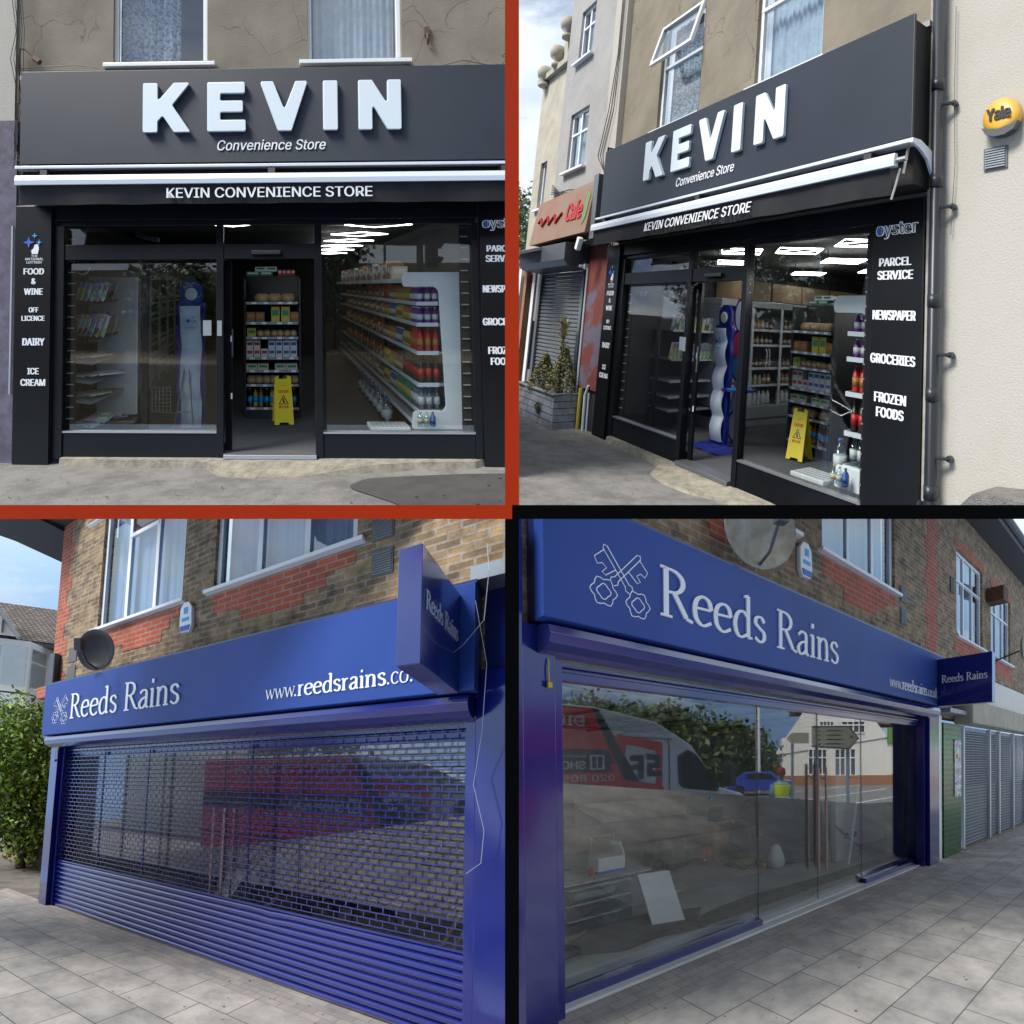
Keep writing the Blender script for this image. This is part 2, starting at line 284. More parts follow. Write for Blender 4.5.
    def out(s,name,mats,parent=None,at=None,bev=0,**tg):
        if isinstance(mats,str): mats=[mats]
        lo=[min(v[i] for v in s.v) for i in range(3)]; hi=[max(v[i] for v in s.v) for i in range(3)]
        at=Vector(at) if at else Vector(((lo[0]+hi[0])/2,lo[1],(lo[2]+hi[2])/2))
        me=bpy.data.meshes.new(name); A=s.f.A
        me.from_pydata([A@(Vector(v)-at) for v in s.v],[],s.fc)
        for m in mats: me.materials.append(M[m])
        me.polygons.foreach_set('material_index',s.mi); me.polygons.foreach_set('use_smooth',s.sm)
        uv=me.uv_layers.new(name='UVMap'); li=0; data=[]
        for q in s.fc:
            a,b,c_=(Vector(s.v[q[0]]),Vector(s.v[q[1]]),Vector(s.v[q[2]])); nn=(b-a).cross(c_-a); x=[abs(t) for t in nn]; ax=x.index(max(x))
            for i in q:
                p=s.v[i]; data+= (p[2],p[1]) if ax==0 else ((p[0],p[2]) if ax==1 else (p[0],p[1]))
        uv.data.foreach_set('uv',data)
        bm=bmesh.new(); bm.from_mesh(me); bmesh.ops.recalc_face_normals(bm,faces=bm.faces); bm.to_mesh(me); bm.free()
        o=bpy.data.objects.new(name,me); COL.objects.link(o); p=s.f.w(at); WP[o.name]=p; FR[o.name]=s.f.key
        if parent: o.parent=parent; o.location=p-WP[parent.name]
        else: o.location=p
        if bev:
            b=o.modifiers.new('bevel','BEVEL'); b.width=bev; b.segments=2; b.limit_method='ANGLE'
        tag(o,**tg); return o
def copy(o,f,d,parent=None,label=None,group=None):
    c=o.copy(); COL.objects.link(c); dv=f.A@Vector(d)
    WP[c.name]=WP[o.name]+dv; FR[c.name]=f.key
    if parent: c.parent=parent; c.location=o.location
    else: c.location=o.location+dv
    if label: c['label']=label
    if group: c['group']=group
    for ch in list(o.children): copy(ch,f,d,parent=c)
    return c

# ---------------------------------------------------------------- lettering
_fonts={}
def font(kind='sans'):
    if kind in _fonts: return _fonts[kind]
    f=None
    try: f=bpy.data.fonts.load(os.path.join(bpy.utils.system_resource('DATAFILES'),'fonts','Inter.woff2'))
    except Exception: f=None
    _fonts[kind]=f; return f
def text(b,s,u0,u1,v0,v1,w,depth=.006,bold=.0,shear=0,mirror=False,axis='uv'):
    if bold>0:
        d=min(.075,bold*6)*(v1-v0)
        for i,k in enumerate((-1,0,1,-.5,.5) if bold>=.012 else (-.6,.6)): text(b,s,u0+d+k*d,u1-d+k*d,v0,v1,w,depth+.0004*i,0,shear,mirror,axis)
        return b
    cu=bpy.data.curves.new('t','FONT'); cu.body=s; f=font()
    if f: cu.font=f
    cu.shear=shear; cu.resolution_u=3
    o=bpy.data.objects.new('t',cu); me=o.to_mesh(); vs=[v.co.copy() for v in me.vertices]; fs=[tuple(p.vertices) for p in me.polygons]; o.to_mesh_clear(); bpy.data.objects.remove(o); bpy.data.curves.remove(cu)
    if not vs: return b
    x0=min(v.x for v in vs); x1=max(v.x for v in vs); y0=min(v.y for v in vs); y1=max(v.y for v in vs)
    P=[]
    for v in vs:
        a=(v.x-x0)/(x1-x0); a=1-a if mirror else a; P.append((u0+(u1-u0)*a,v0+(v1-v0)*(v.y-y0)/(y1-y0)))
    e={}
    for q in fs:
        for i in range(len(q)):
            k=(q[i],q[(i+1)%len(q)]); kk=(k[1],k[0])
            if kk in e: e[kk]=None
            else: e[k]=k
    n=len(P)
    mk=(lambda a,c_,ww:(a,c_,ww)) if axis=='uv' else ((lambda a,c_,ww:(ww,c_,a)) if axis=='wv' else (lambda a,c_,ww:(a,ww,c_)))
    b.add([mk(a,c_,w) for a,c_ in P]+[mk(a,c_,w-depth) for a,c_ in P],[tuple(i+n for i in q) for q in fs]+[(k[0],k[1],k[1]+n,k[0]+n) for k in e.values() if k])
    return b
def rpoly(pts,r,seg=4):
    out=[];n=len(pts)
    for i in range(n):
        p=Vector(pts[i]); a=Vector(pts[i-1])-p; c_=Vector(pts[(i+1)%n])-p
        ang=a.angle(c_); t=min(r/math.tan(ang/2) if ang>.01 else 0,a.length*.45,c_.length*.45)
        cross=a.x*c_.y-a.y*c_.x
        A=p+a.normalized()*t; C_=p+c_.normalized()*t
        for k in range(seg+1):
            s=k/seg; out.append(tuple((1-s)**2*A+2*s*(1-s)*p+s*s*C_))
    return out
GL={ # unit box outlines, width scaled afterwards
'K':[(0,0),(.31,0),(.31,.22),(.42,.34),(.66,0),(1,0),(.99,.03),(.62,.55),(.98,.97),(.97,1),(.66,1),(.31,.62),(.31,1),(0,1)],
'E':[(0,0),(1,0),(1,.23),(.34,.23),(.34,.39),(.93,.39),(.93,.62),(.34,.62),(.34,.77),(.98,.77),(.98,1),(0,1)],
'V':[(.37,0),(.66,0),(1,.96),(.98,1),(.75,1),(.51,.42),(.27,1),(.02,1),(0,.96)],
'I':[(0,0),(1,0),(1,1),(0,1)],
'N':[(0,0),(.32,0),(.32,.52),(.68,0),(1,0),(1,1),(.68,1),(.68,.5),(.32,1),(0,1)]}
def smooth(pts,k=4):
    if len(pts)<3: return [Vector(p) for p in pts]
    P=[Vector(p) for p in pts]; P=[2*P[0]-P[1]]+P+[2*P[-1]-P[-2]]; out=[]
    for i in range(1,len(P)-2):
        a,b_,c_,d=P[i-1:i+3]
        for j in range(k):
            t=j/k; out.append(.5*((2*b_)+(c_-a)*t+(2*a-5*b_+4*c_-d)*t*t+(3*b_-a-3*c_+d)*t**3))
    out.append(P[-2]); return out
SG={'R':(.60,[((.13,.7),(.13,0)),((.13,.69),(.30,.68),(.42,.60),(.43,.48),(.33,.38),(.13,.355)),((.27,.37),(.50,.04)),((.50,.03),(.62,0)),((.03,.005),(.24,.005)),((.03,.695),(.16,.695))]),
'e':(.44,[((.07,.25),(.40,.27)),((.40,.27),(.36,.40),(.24,.45),(.11,.38),(.065,.23),(.10,.08),(.23,0),(.40,.07))]),
'd':(.50,[((.38,.36),(.27,.44),(.13,.39),(.065,.22),(.11,.05),(.22,0),(.38,.08)),((.385,.73),(.385,.02)),((.29,.70),(.39,.73)),((.38,.01),(.48,.02))]),
's':(.36,[((.31,.36),(.22,.44),(.10,.41),(.08,.32),(.18,.245),(.29,.18),(.30,.07),(.20,.0),(.06,.06))]),
'a':(.44,[((.08,.37),(.19,.44),(.31,.41),(.33,.30),(.33,.06),(.41,.0)),((.33,.27),(.15,.21),(.07,.11),(.12,.01),(.22,.01),(.33,.10))]),
'i':(.23,[((.115,.44),(.115,0)),((.03,.005),(.20,.005)),((.03,.42),(.115,.44)),((.115,.64),(.115,.58))]),
'n':(.50,[((.115,.44),(.115,0)),((.12,.33),(.22,.43),(.33,.42),(.385,.32),(.385,0)),((.03,.005),(.20,.005)),((.30,.005),(.47,.005)),((.03,.42),(.115,.44))]),
'r':(.33,[((.115,.44),(.115,0)),((.12,.30),(.19,.41),(.30,.43)),((.03,.005),(.21,.005)),((.03,.42),(.115,.44))]),
'w':(.66,[((.04,.44),(.18,0)),((.18,0),(.32,.42)),((.32,.44),(.46,0)),((.46,0),(.61,.44)),((0,.44),(.10,.44)),((.54,.44),(.66,.44))]),
'c':(.40,[((.36,.37),(.25,.44),(.12,.39),(.065,.22),(.11,.06),(.23,0),(.37,.07))]),
'o':(.46,[((.23,.44),(.10,.38),(.065,.22),(.10,.06),(.23,0),(.36,.06),(.395,.22),(.36,.38),(.23,.44))]),
'u':(.50,[((.10,.44),(.10,.12),(.17,.01),(.28,.03),(.37,.12)),((.38,.44),(.38,.02)),((.02,.43),(.10,.44)),((.38,.01),(.47,.02))]),
'k':(.48,[((.115,.73),(.115,0)),((.12,.19),(.36,.44)),((.20,.26),(.42,.005)),((.03,.005),(.20,.005)),((.03,.72),(.115,.73)),((.29,.44),(.43,.44)),((.36,.005),(.48,.005))]),
'.':(.20,[((.10,.045),(.10,0))]),' ':(.28,[])}
def serif(b,s,u0,u1,v0,h,w,depth=.012,tk=.075,th=.028):
    tot=sum(SG[c_][0] for c_ in s); ku=(u1-u0)/tot; kv=h/.7; x=u0; dz=0
    for c_ in s:
        wd_,st=SG[c_]
        for poly in st:
            P=smooth(poly); Lp=[];Rp=[]
            for i,p in enumerate(P):
                t=(P[min(i+1,len(P)-1)]-P[max(i-1,0)]).normalized(); q=Vector((-t.y,t.x)); ww=(th+(tk-th)*abs(t.y)**1.3)/2
                if c_=='w' and poly[0][1]<.1: ww=th/2
                Lp.append(p+q*ww); Rp.append(p-q*ww)
            if c_=='.' or (c_=='i' and poly[0][1]>.6): Lp=[Vector((poly[0][0]-.045,poly[0][1]+.03)),Vector((poly[0][0]-.045,poly[1][1])) ]; Rp=[Vector((poly[0][0]+.045,poly[0][1]+.03)),Vector((poly[0][0]+.045,poly[1][1]))]
            n=len(Lp); dz=(dz+1)%5; f=w-depth-dz*.0012
            L2=[(x+p.x*ku,v0+p.y*kv) for p in Lp]; R2=[(x+p.x*ku,v0+p.y*kv) for p in Rp]
            vs=[(a,c2,f) for a,c2 in L2]+[(a,c2,f) for a,c2 in R2]+[(a,c2,w) for a,c2 in L2]+[(a,c2,w) for a,c2 in R2]
            fs=[]
            for i in range(n-1): fs+= [(i,i+1,n+i+1,n+i),(i,i+1,2*n+i+1,2*n+i),(n+i,n+i+1,3*n+i+1,3*n+i)]
            fs+= [(0,n,3*n,2*n),(n-1,2*n-1,4*n-1,3*n-1)]
            b.add(vs,fs)
        x+=wd_*ku
    return b
def window(f,par,u0,u1,v0,v1,w,mull=(),trans=(),cur='net_curtain',sill=True,cur_u=None,fw=.055,glassm='win_glass',back='room_dark'):
    b=MB(f); t=fw
    b.box(u0,u1,v0,v0+t,w,w+.06).box(u0,u1,v1-t,v1,w,w+.06).box(u0,u0+t,v0+t,v1-t,w,w+.06).box(u1-t,u1,v0+t,v1-t,w,w+.06)
    for m in mull: b.box(m-t*.5,m+t*.5,v0+t,v1-t,w+.003,w+.057)
    for (a,c_,y) in trans: b.box(a,c_,y-t*.45,y+t*.45,w-.004,w+.05)
    fr=b.out('window',['white_upvc'],par,bev=.006)
    MB(f).quad((u0+t,v0+t,w+.03),(u1-t,v0+t,w+.03),(u1-t,v1-t,w+.03),(u0+t,v1-t,w+.03)).out('pane',[glassm],fr)
    c0,c1=cur_u or (u0+t,u1-t); b=MB(f); n=max(10,int((c1-c0)*40)); b.smooth=True
    vs=[];fs=[]
    for i in range(n+1):
        u=c0+(c1-c0)*i/n; z=w+.16+.018*math.sin(i*1.9)+.01*math.sin(i*.7); vs+= [(u,v0+.02,z),(u,v1,z)]
    for i in range(n): fs.append((2*i,2*i+2,2*i+3,2*i+1))
    b.add(vs,fs).out('curtain',[cur],fr)
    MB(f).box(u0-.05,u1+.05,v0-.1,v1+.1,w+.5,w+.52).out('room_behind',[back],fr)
    if sill: MB(f).box(u0-.1,u1+.1,v0-.05,v0-.002,w-.14,w+.03).out('sill',['white_upvc'],fr,bev=.006)
    return fr

# ================================================================ THE BLACK CONVENIENCE STORE (two views of the same kind of shop)
def bottle_mesh(f,name,body,cap,lb=None,h=.3,r=.038,at=(0,0,0),**tg):
    b=MB(f); b.smooth=True; u,v,w=at
    b.lathe(u,v,w,[(r*.9,0),(r,.02),(r,h*.60),(r*.85,h*.70),(r*.36,h*.86),(r*.34,h*.92)],8)
    b.m=1; b.lathe(u,v,w,[(r*.40,h*.92),(r*.40,h)],6)
    if lb: b.m=2; b.lathe(u,v,w,[(r*1.04,h*.22),(r*1.04,h*.55)],8)
    return b.out(name,[body,cap]+([lb] if lb else []),at=at,**tg)
def carton_mesh(f,name,mats,sz,at=(0,0,0),soft=0,**tg):
    b=MB(f); u,v,w=at; a,h,d=sz
    if soft:
        b.smooth=True; b.lathe(u,v,w,[(a*.35,0),(a*.5,h*.2),(a*.5,h*.7),(a*.3,h)],8)
    else:
        b.box(u-a/2,u+a/2,v,v+h,w-d/2,w+d/2); b.m=1
        b.box(u-a*.38,u+a*.38,v+h*.42,v+h*.8,w-d/2-.003,w-d/2+.001); b.box(u-a/2-.003,u-a/2+.001,v+h*.42,v+h*.8,w-d*.38,w+d*.38)
    return b.out(name,mats,at=at,**tg)
mat('p_red',(.50,.03,.03),.4);mat('p_dark',(.03,.018,.012),.3);mat('p_purple',(.16,.03,.26),.35);mat('p_orange',(.42,.17,.04),.4);mat('p_green',(.03,.22,.12),.35);mat('p_blue',(.03,.10,.35),.4);mat('p_brown',(.22,.12,.06),.5);mat('p_yellow',(.50,.42,.06),.4);mat('p_cream',(.55,.49,.36),.6);mat('p_white',(.6,.62,.62),.5);mat('bread',(.38,.25,.13),.6,var=.25,scale=20)
def rhomb(f,u,w,label,par=None,a=.46,c_=.34,inner=True):
    b=MB(f)
    for k in ((1,.5) if inner else (1,)):
        P=[(u-a*k,2.80,w),(u,2.80,w+c_*k),(u+a*k,2.80,w),(u,2.80,w-c_*k)] if k==1 else [(u-a*.62,2.80,w+c_*.3),(u+a*.62,2.80,w+c_*.3),(u+a*.62,2.80,w-c_*.3),(u-a*.62,2.80,w-c_*.3)]
        for i in range(4): b.tube([P[i],P[(i+1)%4]],.005,5)
    t=thing(f,'ceiling_light',label,'ceiling light',(u,2.80,w),'lit LED ceiling lights')
    b.out('led_frame',['led'],t)
    MB(f).tube([(u,2.80,w+c_),(u,2.95,w+c_)],.006,4).tube([(u,2.80,w-c_),(u,2.95,w-c_)],.006,4).out('hanger',['wire'],t)

def kevin(f,P,near):   # P: words for this view; near: which contents can be seen
    # ---- setting
    MB(f).box(-.05,6.1,-.16,0,.02,9.4).out('floor',['carpet'],kind='structure')
    MB(f).quad((.1,2.95,.14),(5.52,2.95,.14),(5.52,2.95,9.4),(.1,2.95,9.4)).out('ceiling',['shop_ceiling'],kind='structure')
    MB(f).box(.0,.10,0,2.95,.14,9.4).out('wall',['shop_wall'],kind='structure')
    MB(f).box(5.52,5.62,0,2.95,.14,9.4).out('wall',['shop_wall'],kind='structure')
    MB(f).box(.0,5.62,0,2.95,9.4,9.5).out('wall',['shop_wall'],kind='structure')
    g=MB(f); n=40
    vs=[(-14+ (24)*i/n,-.12+.006*math.sin(i*1.3+j),-4.2+4.35*j/10) for j in range(11) for i in range(n+1)]
    g.smooth=True; g.add(vs,[(j*(n+1)+i,j*(n+1)+i+1,(j+1)*(n+1)+i+1,(j+1)*(n+1)+i) for j in range(10) for i in range(n)]); g.out('pavement',['asphalt'],kind='structure')
    # worn concrete strip at the threshold
    top=[(.5,.02),(.5,-.10),(1.2,-.13),(1.9,-.12),(2.25,-.20),(2.4,-.42),(2.8,-.50),(3.3,-.46),(3.6,-.34),(4.1,-.26),(4.6,-.16),(5.3,-.12),(5.45,-.02),(5.45,.02)]
    b=MB(f); b.add([(u,-.04 if k>-.3 else -.10,k) for u,k in top]+[(u,-.16,k-.03) for u,k in top],[tuple(range(14))]+[(i,i+1,i+15,i+14) for i in range(13)]); b.out('threshold_strip',['concrete_apron'],kind='structure')
    b=MB(f); st=[(3.75,-.75),(4.0,-.5),(4.5,-.42),(5.1,-.34),(5.9,-.3),(6.2,-1.0),(5.6,-1.5),(4.4,-1.45),(4.1,-1.1),(3.95,-.95)]
    st=rpoly(st,.35); b.add([(u,-.105,k) for u,k in st],[tuple(range(len(st)))]).out('damp_patch',['damp_asphalt'],kind='structure')
    b=MB(f); rn=random.Random(3)
    for i in range(70):
        u,k,s=rn.uniform(-2,6),rn.uniform(-1.6,-.3),rn.uniform(.006,.02); b.add([(u-s,-.101,k),(u,-.101,k-s*.7),(u+s,-.101,k),(u,-.101,k+s*.7)],[(0,1,2,3)])
    b.out('chewing_gum_spots',['print_black'],kind='stuff',label='dark chewing gum spots dotted over grey pavement',cat='gum spots')
    # ---- upper building
    t=thing(f,'shop_building',f'cracked brown rendered upper wall with white windows over {P}','building',(3,4.45,.1))
    W=[(1.06,2.22,4.68,6.45),(3.44,4.58,4.68,6.45)]
    MB(f).wall(-.14,5.98,2.95,8.6,0,.14,W).out('wall',['render_brown'],t)
    MB(f).box(-.05,5.98,4.475,4.53,-.10,-.003).out('ledge',['stone_ledge'],t)
    window(f,t,1.06,2.22,4.68,6.45,.05,trans=[(1.06,2.22,5.72)],cur='lace',cur_u=(1.1,1.86),mull=())
    window(f,t,3.44,4.58,4.68,6.45,.05,trans=[(3.44,4.58,5.72)],cur='net_curtain')
    if near==2:   # top sash of the left window swung out
        fs=f.sub(1.64,6.40,.0,0,R(15)); b=MB(fs); a=.58
        for x in ((-a,a,-.06,0),(-a,a,-.74,-.68),(-a,-a+.06,-.68,-.06),(a-.06,a,-.68,-.06)): b.box(*x,-.03,.02)
        so_=b.out('open_sash',['white_upvc'],t,bev=.005,label='top sash swung open outwards')
        MB(fs).quad((-a+.06,-.68,0),(a-.06,-.68,0),(a-.06,-.06,0),(-a+.06,-.06,0)).out('pane',['win_glass'],so_)
    # ---- fascia
    t=thing(f,'fascia_sign',f'dark grey fascia reading KEVIN Convenience Store on {P}','sign',(3,3.38,-.36))
    MB(f).box(.09,6.0,3.38,4.47,-.36,-.33).out('panel',['fascia_grey'],t,bev=.004)
    MB(f).box(.13,5.97,3.40,4.45,-.33,-.002).out('housing',['shadow_gap'],t)
    X={'K':(1.53,2.07),'E':(2.27,2.71),'V':(2.88,3.41),'I':(3.59,3.755),'N':(3.99,4.47)}
    for ch,(a,c_) in X.items():
        pts=[(a+(c_-a)*x,3.727+.57*y) for x,y in GL[ch]]; b=MB(f); b.prism(rpoly(pts,.022),-.405,-.362); b.out('letter',['white_acrylic'],t,bev=.008)
    b=MB(f); text(b,'Convenience Store',2.38,3.62,3.515,3.635,-.362,.006,.004,.22); b.out('lettering',['white_vinyl'],t)
    # ---- awning
    t=thing(f,'awning',f'folded black awning with white front bar and lettering on {P}','awning',(3,2.9,-.45))
    MB(f).box(.06,6.02,3.315,3.35,-.42,-.30).out('cassette_lip',['white_awning_bar'],t,bev=.006)
    MB(f).box(.1,5.98,3.0,3.31,-.30,-.003).out('cassette',['shadow_gap'],t)
    b=MB(f); b.smooth=False; b.prism([(-.50,3.115),(-.505,3.17),(-.49,3.225),(-.45,3.23),(-.44,3.115)],.10,5.93,'wv'); b.out('front_bar',['white_awning_bar'],t,bev=.004)
    b=MB(f); b.smooth=True; n=60; vs=[]
    for i in range(n+1):
        u=.15+5.72*i/n; z=.012*math.sin(i*.55)
        vs+= [(u,3.115,-.47),(u,3.0,-.455+z*.5),(u,2.895+.004*math.sin(i*.8),-.44+z)]
    b.add(vs,[(3*i+k,3*i+3+k,3*i+4+k,3*i+1+k) for i in range(n) for k in (0,1)]); b.out('valance',['valance_cloth'],t)
    b=MB(f); text(b,'KEVIN CONVENIENCE STORE',1.82,4.12,2.955,3.07,-.478,.004,.008,.25 if near==2 else 0); b.out('lettering',['white_vinyl'],t)
    b=MB(f); b.prism([(-.42,3.35),(-.30,3.36),(-.12,3.30),(-.05,3.18),(-.05,3.10),(-.12,3.10),(-.2,3.22),(-.3,3.28),(-.42,3.31)],6.02,6.05,'wv'); b.out('end_cap',['white_awning_bar'],t,bev=.004)
    b=MB(f); b.tube([(5.93,3.17,-.46),(6.02,3.17,-.46)],.022,8).tube([(5.97,3.30,-.36),(5.98,3.05,-.44)],.012,6).tube([(5.95,3.10,-.44),(5.93,2.98,-.46),(5.90,2.84,-.48)],.010,6); b.out('arm_joint',['steel'],t)
    for u in (.4,3.0,5.6): MB(f).box(u-.04,u+.04,3.23,3.30,-.43,-.31).out('bracket',['wire'],t)
    # ---- shopfront
    t=thing(f,'shopfront',f'black aluminium shopfront with big panes and open doorway of {P}','shopfront',(2.9,-.03,0))
    b=MB(f); b.box(.38,5.42,2.76,2.95,-.05,.06); b.box(.40,5.40,2.70,2.757,-.02,.05); b.out('header',['black_alu'],t,bev=.004)
    for a,c_,lo,hi in ((.38,.50,-.06,2.70),(2.335,2.42,-.03,2.70),(3.50,3.585,-.06,2.70),(5.34,5.42,-.06,2.70)): MB(f).box(a,c_,lo,hi,-.045,.06).out('post',['black_alu'],t,bev=.004)
    MB(f).box(.50,2.335,2.29,2.47,-.035,.06).box(2.42,3.50,2.29,2.47,-.035,.06).out('transom',['black_alu'],t,bev=.004)
    MB(f).box(2.75,3.1,2.34,2.39,-.075,-.037).out('door_sensor',['dark_plastic'],t,bev=.01)
    for a,c_ in ((.50,2.335),(3.585,5.34)): MB(f).box(a,c_,-.05,.24,-.03,.05).out('stall_riser',['black_panel'],t,bev=.004); MB(f).box(a,c_,.243,.262,-.04,.055).out('sill_bead',['steel'],t)
    for a,c_,lo,hi in ((.50,2.335,.262,2.29),(.50,2.335,2.47,2.70),(2.42,3.50,2.47,2.70),(3.585,5.34,.262,2.70)): MB(f).box(a,c_,lo,hi,.012,.018).out('glass_pane',['shop_glass'],t)
    d=MB(f); 
    for a,c_,lo,hi in ((2.43,2.51,.0,2.28),(1.42,1.49,.0,2.28),(1.49,2.43,.0,.09),(1.49,2.43,2.20,2.28)): d.box(a,c_,lo,hi,.075,.115)
    dr=d.out('sliding_door',['black_alu'],t,bev=.003); MB(f).box(1.49,2.43,.09,2.20,.092,.098).out('pane',['shop_glass'],dr)
    MB(f).tube([(2.515,1.12,.07),(2.515,1.45,.07)],.010,6).out('handle',['steel'],dr)
    for v in (.62,1.30): MB(f).box(2.495,2.515,v,v+.07,.066,.074).out('catch',['white_paint'],dr)
    for a in (2.17,2.345): MB(f).box(a,a+.055 if a>2.3 else a+.10,1.38,1.56,-.050 if a>2.3 else .002,-.046 if a>2.3 else .01).out('door_notice',['fridge_grey'],t)
    for v in [0.35+.145*i for i in range(16)]: pass
    b=MB(f)
    for i in range(17): b.box(.515,.60,.38+.135*i,.392+.135*i,.05,.07); b.box(5.245,5.33,.38+.135*i,.392+.135*i,.05,.07)
    b.out('guide_brush',['fridge_grey'],t); MB(f).box(.50,.61,.27,2.28,.072,.10).box(5.235,5.34,.27,2.69,.072,.10).out('shutter_guide',['shadow_gap'],t)
    MB(f).box(2.42,3.5,-.035,.012,-.10,.10).out('threshold_plate',['steel'],t,bev=.003)
    # ---- pilaster panels
    L_=thing(f,'sign_panel',f'tall black panel reading FOOD & WINE down to ICE CREAM on {P}','sign',(.15,-.12,-.06))
    MB(f).box(-.07,.36,-.12,2.94,-.085,-.04).out('panel',['black_panel'],L_,bev=.004); MB(f).box(-.03,.37,-.12,2.92,-.04,-.002).out('backing',['shadow_gap'],L_)
    b=MB(f)
    for s,u,v,hw,h in (('FOOD',.155,2.115,.125,.075),('&',.155,2.0,.03,.07),('WINE',.155,1.875,.115,.075),('OFF',.16,1.665,.06,.06),('LICENCE',.155,1.565,.14,.06),('DAIRY',.165,1.275,.135,.085),('ICE',.165,.935,.07,.075),('CREAM',.165,.80,.15,.08)): text(b,s,u-hw,u+hw,v,v+h,-.0855,.002,.012)
    b.out('lettering',['white_vinyl'],L_)
    b=MB(f); 
    for cx,cy,r,m in ((.09,2.50,.07,0),(.16,2.58,.035,1),(.215,2.50,.035,1)): b.m=m; b.prism([(cx-r,cy),(cx-r*.25,cy-r*.25),(cx,cy-r),(cx+r*.25,cy-r*.25),(cx+r,cy),(cx+r*.25,cy+r*.25),(cx,cy+r),(cx-r*.25,cy+r*.25)],-.092,-.087)
    b.m=2; b.prism([(.12,2.40),(.13,2.36),(.20,2.36),(.215,2.43),(.20,2.48),(.16,2.47),(.15,2.43)],-.0905,-.0865)
    text(b,'THE',.12,.20,2.325,2.35,-.0865,.002,.008); text(b,'NATIONAL',.05,.27,2.285,2.315,-.0865,.002,.008); text(b,'LOTTERY',.065,.255,2.245,2.275,-.0865,.002,.008)
    b.out('lottery_sticker',['blue_print','cyan_print','white_vinyl'],L_)
    R_=thing(f,'sign_panel',f'tall black panel reading PARCEL SERVICE down to FROZEN FOODS on {P}','sign',(5.68,-.12,-.06))
    MB(f).box(5.425,5.955,-.12,2.94,-.085,-.04).out('panel',['black_panel'],R_,bev=.004); MB(f).box(5.44,5.94,-.12,2.92,-.04,-.002).out('backing',['shadow_gap'],R_)
    b=MB(f)
    for s,a,c_,v,h in (('PARCEL',5.50,5.84,2.355,.075),('SERVICE',5.485,5.86,2.235,.08),('NEWSPAPER',5.445,5.895,1.88,.085),('GROCERIES',5.435,5.90,1.50,.085),('FROZEN',5.49,5.82,1.17,.085),('FOODS',5.515,5.80,1.045,.085)): text(b,s,a,c_,v,v+h,-.0855,.002,.014)
    b.out('lettering',['white_vinyl'],R_)
    b=MB(f); text(b,'oyster',5.455,5.90,2.60,2.745,-.0855,.0012,.02); b.m=1; text(b,'oyster',5.465,5.89,2.608,2.737,-.0885,.001,.0); b.m=2; b.lathe(5.495,2.675,-.093,[(.026,0),(.026,.002)],14,'w'); b.out('travel_card_logo',['white_vinyl','slate_box','blue_print'],R_)
    # ---- interior: end gondola
    t=thing(f,'display_shelf',f'black end shelving full of bread, snacks and bottles inside {P}','shelving',(2.98,0,1.9))
    b=MB(f); b.box(2.57,3.39,0,2.12,2.0,2.62); b.box(2.55,2.585,0,2.08,1.72,2.0); b.box(3.375,3.41,0,2.08,1.72,2.0); b.box(2.585,3.375,0,.13,1.72,2.0); b.out('cabinet',['dark_shelf'],t,bev=.006)
    for v in (.16,.50,.71,.90,1.20,1.42,1.72):
        sh=MB(f).box(2.587,3.373,v-.025,v,1.70,1.999).out('shelf',['dark_shelf'],t); MB(f).box(2.59,3.37,v-.03,v+.008,1.692,1.699).out('price_strip',['shelf_grey'],sh)
        b=MB(f); rn=random.Random(int(v*99)+near)
        for k in range(4): u=2.66+.19*k+rn.uniform(-.03,.03); b.box(u,u+.07,v-.026,v+.006,1.687,1.691)
        b.out('price_tickets',['white_vinyl'],sh)
    G='goods on the end shelving of '+P
    def row(proto,v,us,w=1.80,**k):
        for i,u in enumerate(us): copy(proto,f,(u,v,w),**k)
    mk=lambda nm,ms,sz,lab,soft=0: carton_mesh(f,nm,ms,sz,soft=soft,label=lab+' '+P,cat='packet',group=G)
    def place(nm,ms,sz,lab,v,us,w=1.80,soft=0,cat='packet'):
        o=carton_mesh(f,nm,ms,sz,at=(us[0],v,w),soft=soft,label=f'{lab}, end shelving inside {P}',cat=cat,group=lab.split(' on ')[0]+' inside '+P)
        for u in us[1:]: copy(o,f,(u-us[0],0,0))
        return o
    place('bread_loaf',['bread'],(.24,.13,.2),'rounded bread loaf on the top shelf',1.722,(2.83,3.02,3.22),soft=1,cat='bread')
    place('yellow_bag',['p_yellow','p_green'],(.125,.23,.12),'tall yellow bag on the second shelf',1.422,(3.03,3.18),cat='bag')
    place('snack_bag',['p_brown','p_orange'],(.13,.15,.12),'small brown snack bag on the second shelf',1.422,(2.66,2.80,3.32),cat='bag')
    place('roll_pack',['bread'],(.12,.10,.15),'pack of rolls on the third shelf',1.202,(2.80,2.90,3.01,3.10,3.2,3.3),soft=1,cat='bread')
    place('yellow_tub',['p_yellow','p_green'],(.13,.13,.12),'yellow tub on the third shelf',1.202,(2.67,),cat='tub')
    for j in (0,1):
        place('tea_box',['p_white','p_blue'],(.098,.12,.1),('upper' if j else 'lower')+' row white and blue box',.902+.123*j,(2.97,3.08,3.19,3.30),cat='box')
        place('tea_box',['p_white','p_red'],(.098,.12,.1),('upper' if j else 'lower')+' row white and red box',.902+.123*j,(2.64,2.75) if j else (2.64,2.75,2.86),cat='box')
    place('biscuit_pack',['p_cream','p_green'],(.16,.09,.14),'cream biscuit pack on the fifth shelf',.712,(2.67,2.84,3.1,3.27),cat='packet')
    place('bun_pack',['bread'],(.15,.12,.15),'pack of buns on the sixth shelf',.502,(2.66,2.77,2.89,3.0,3.2,3.31),soft=1,cat='bread')
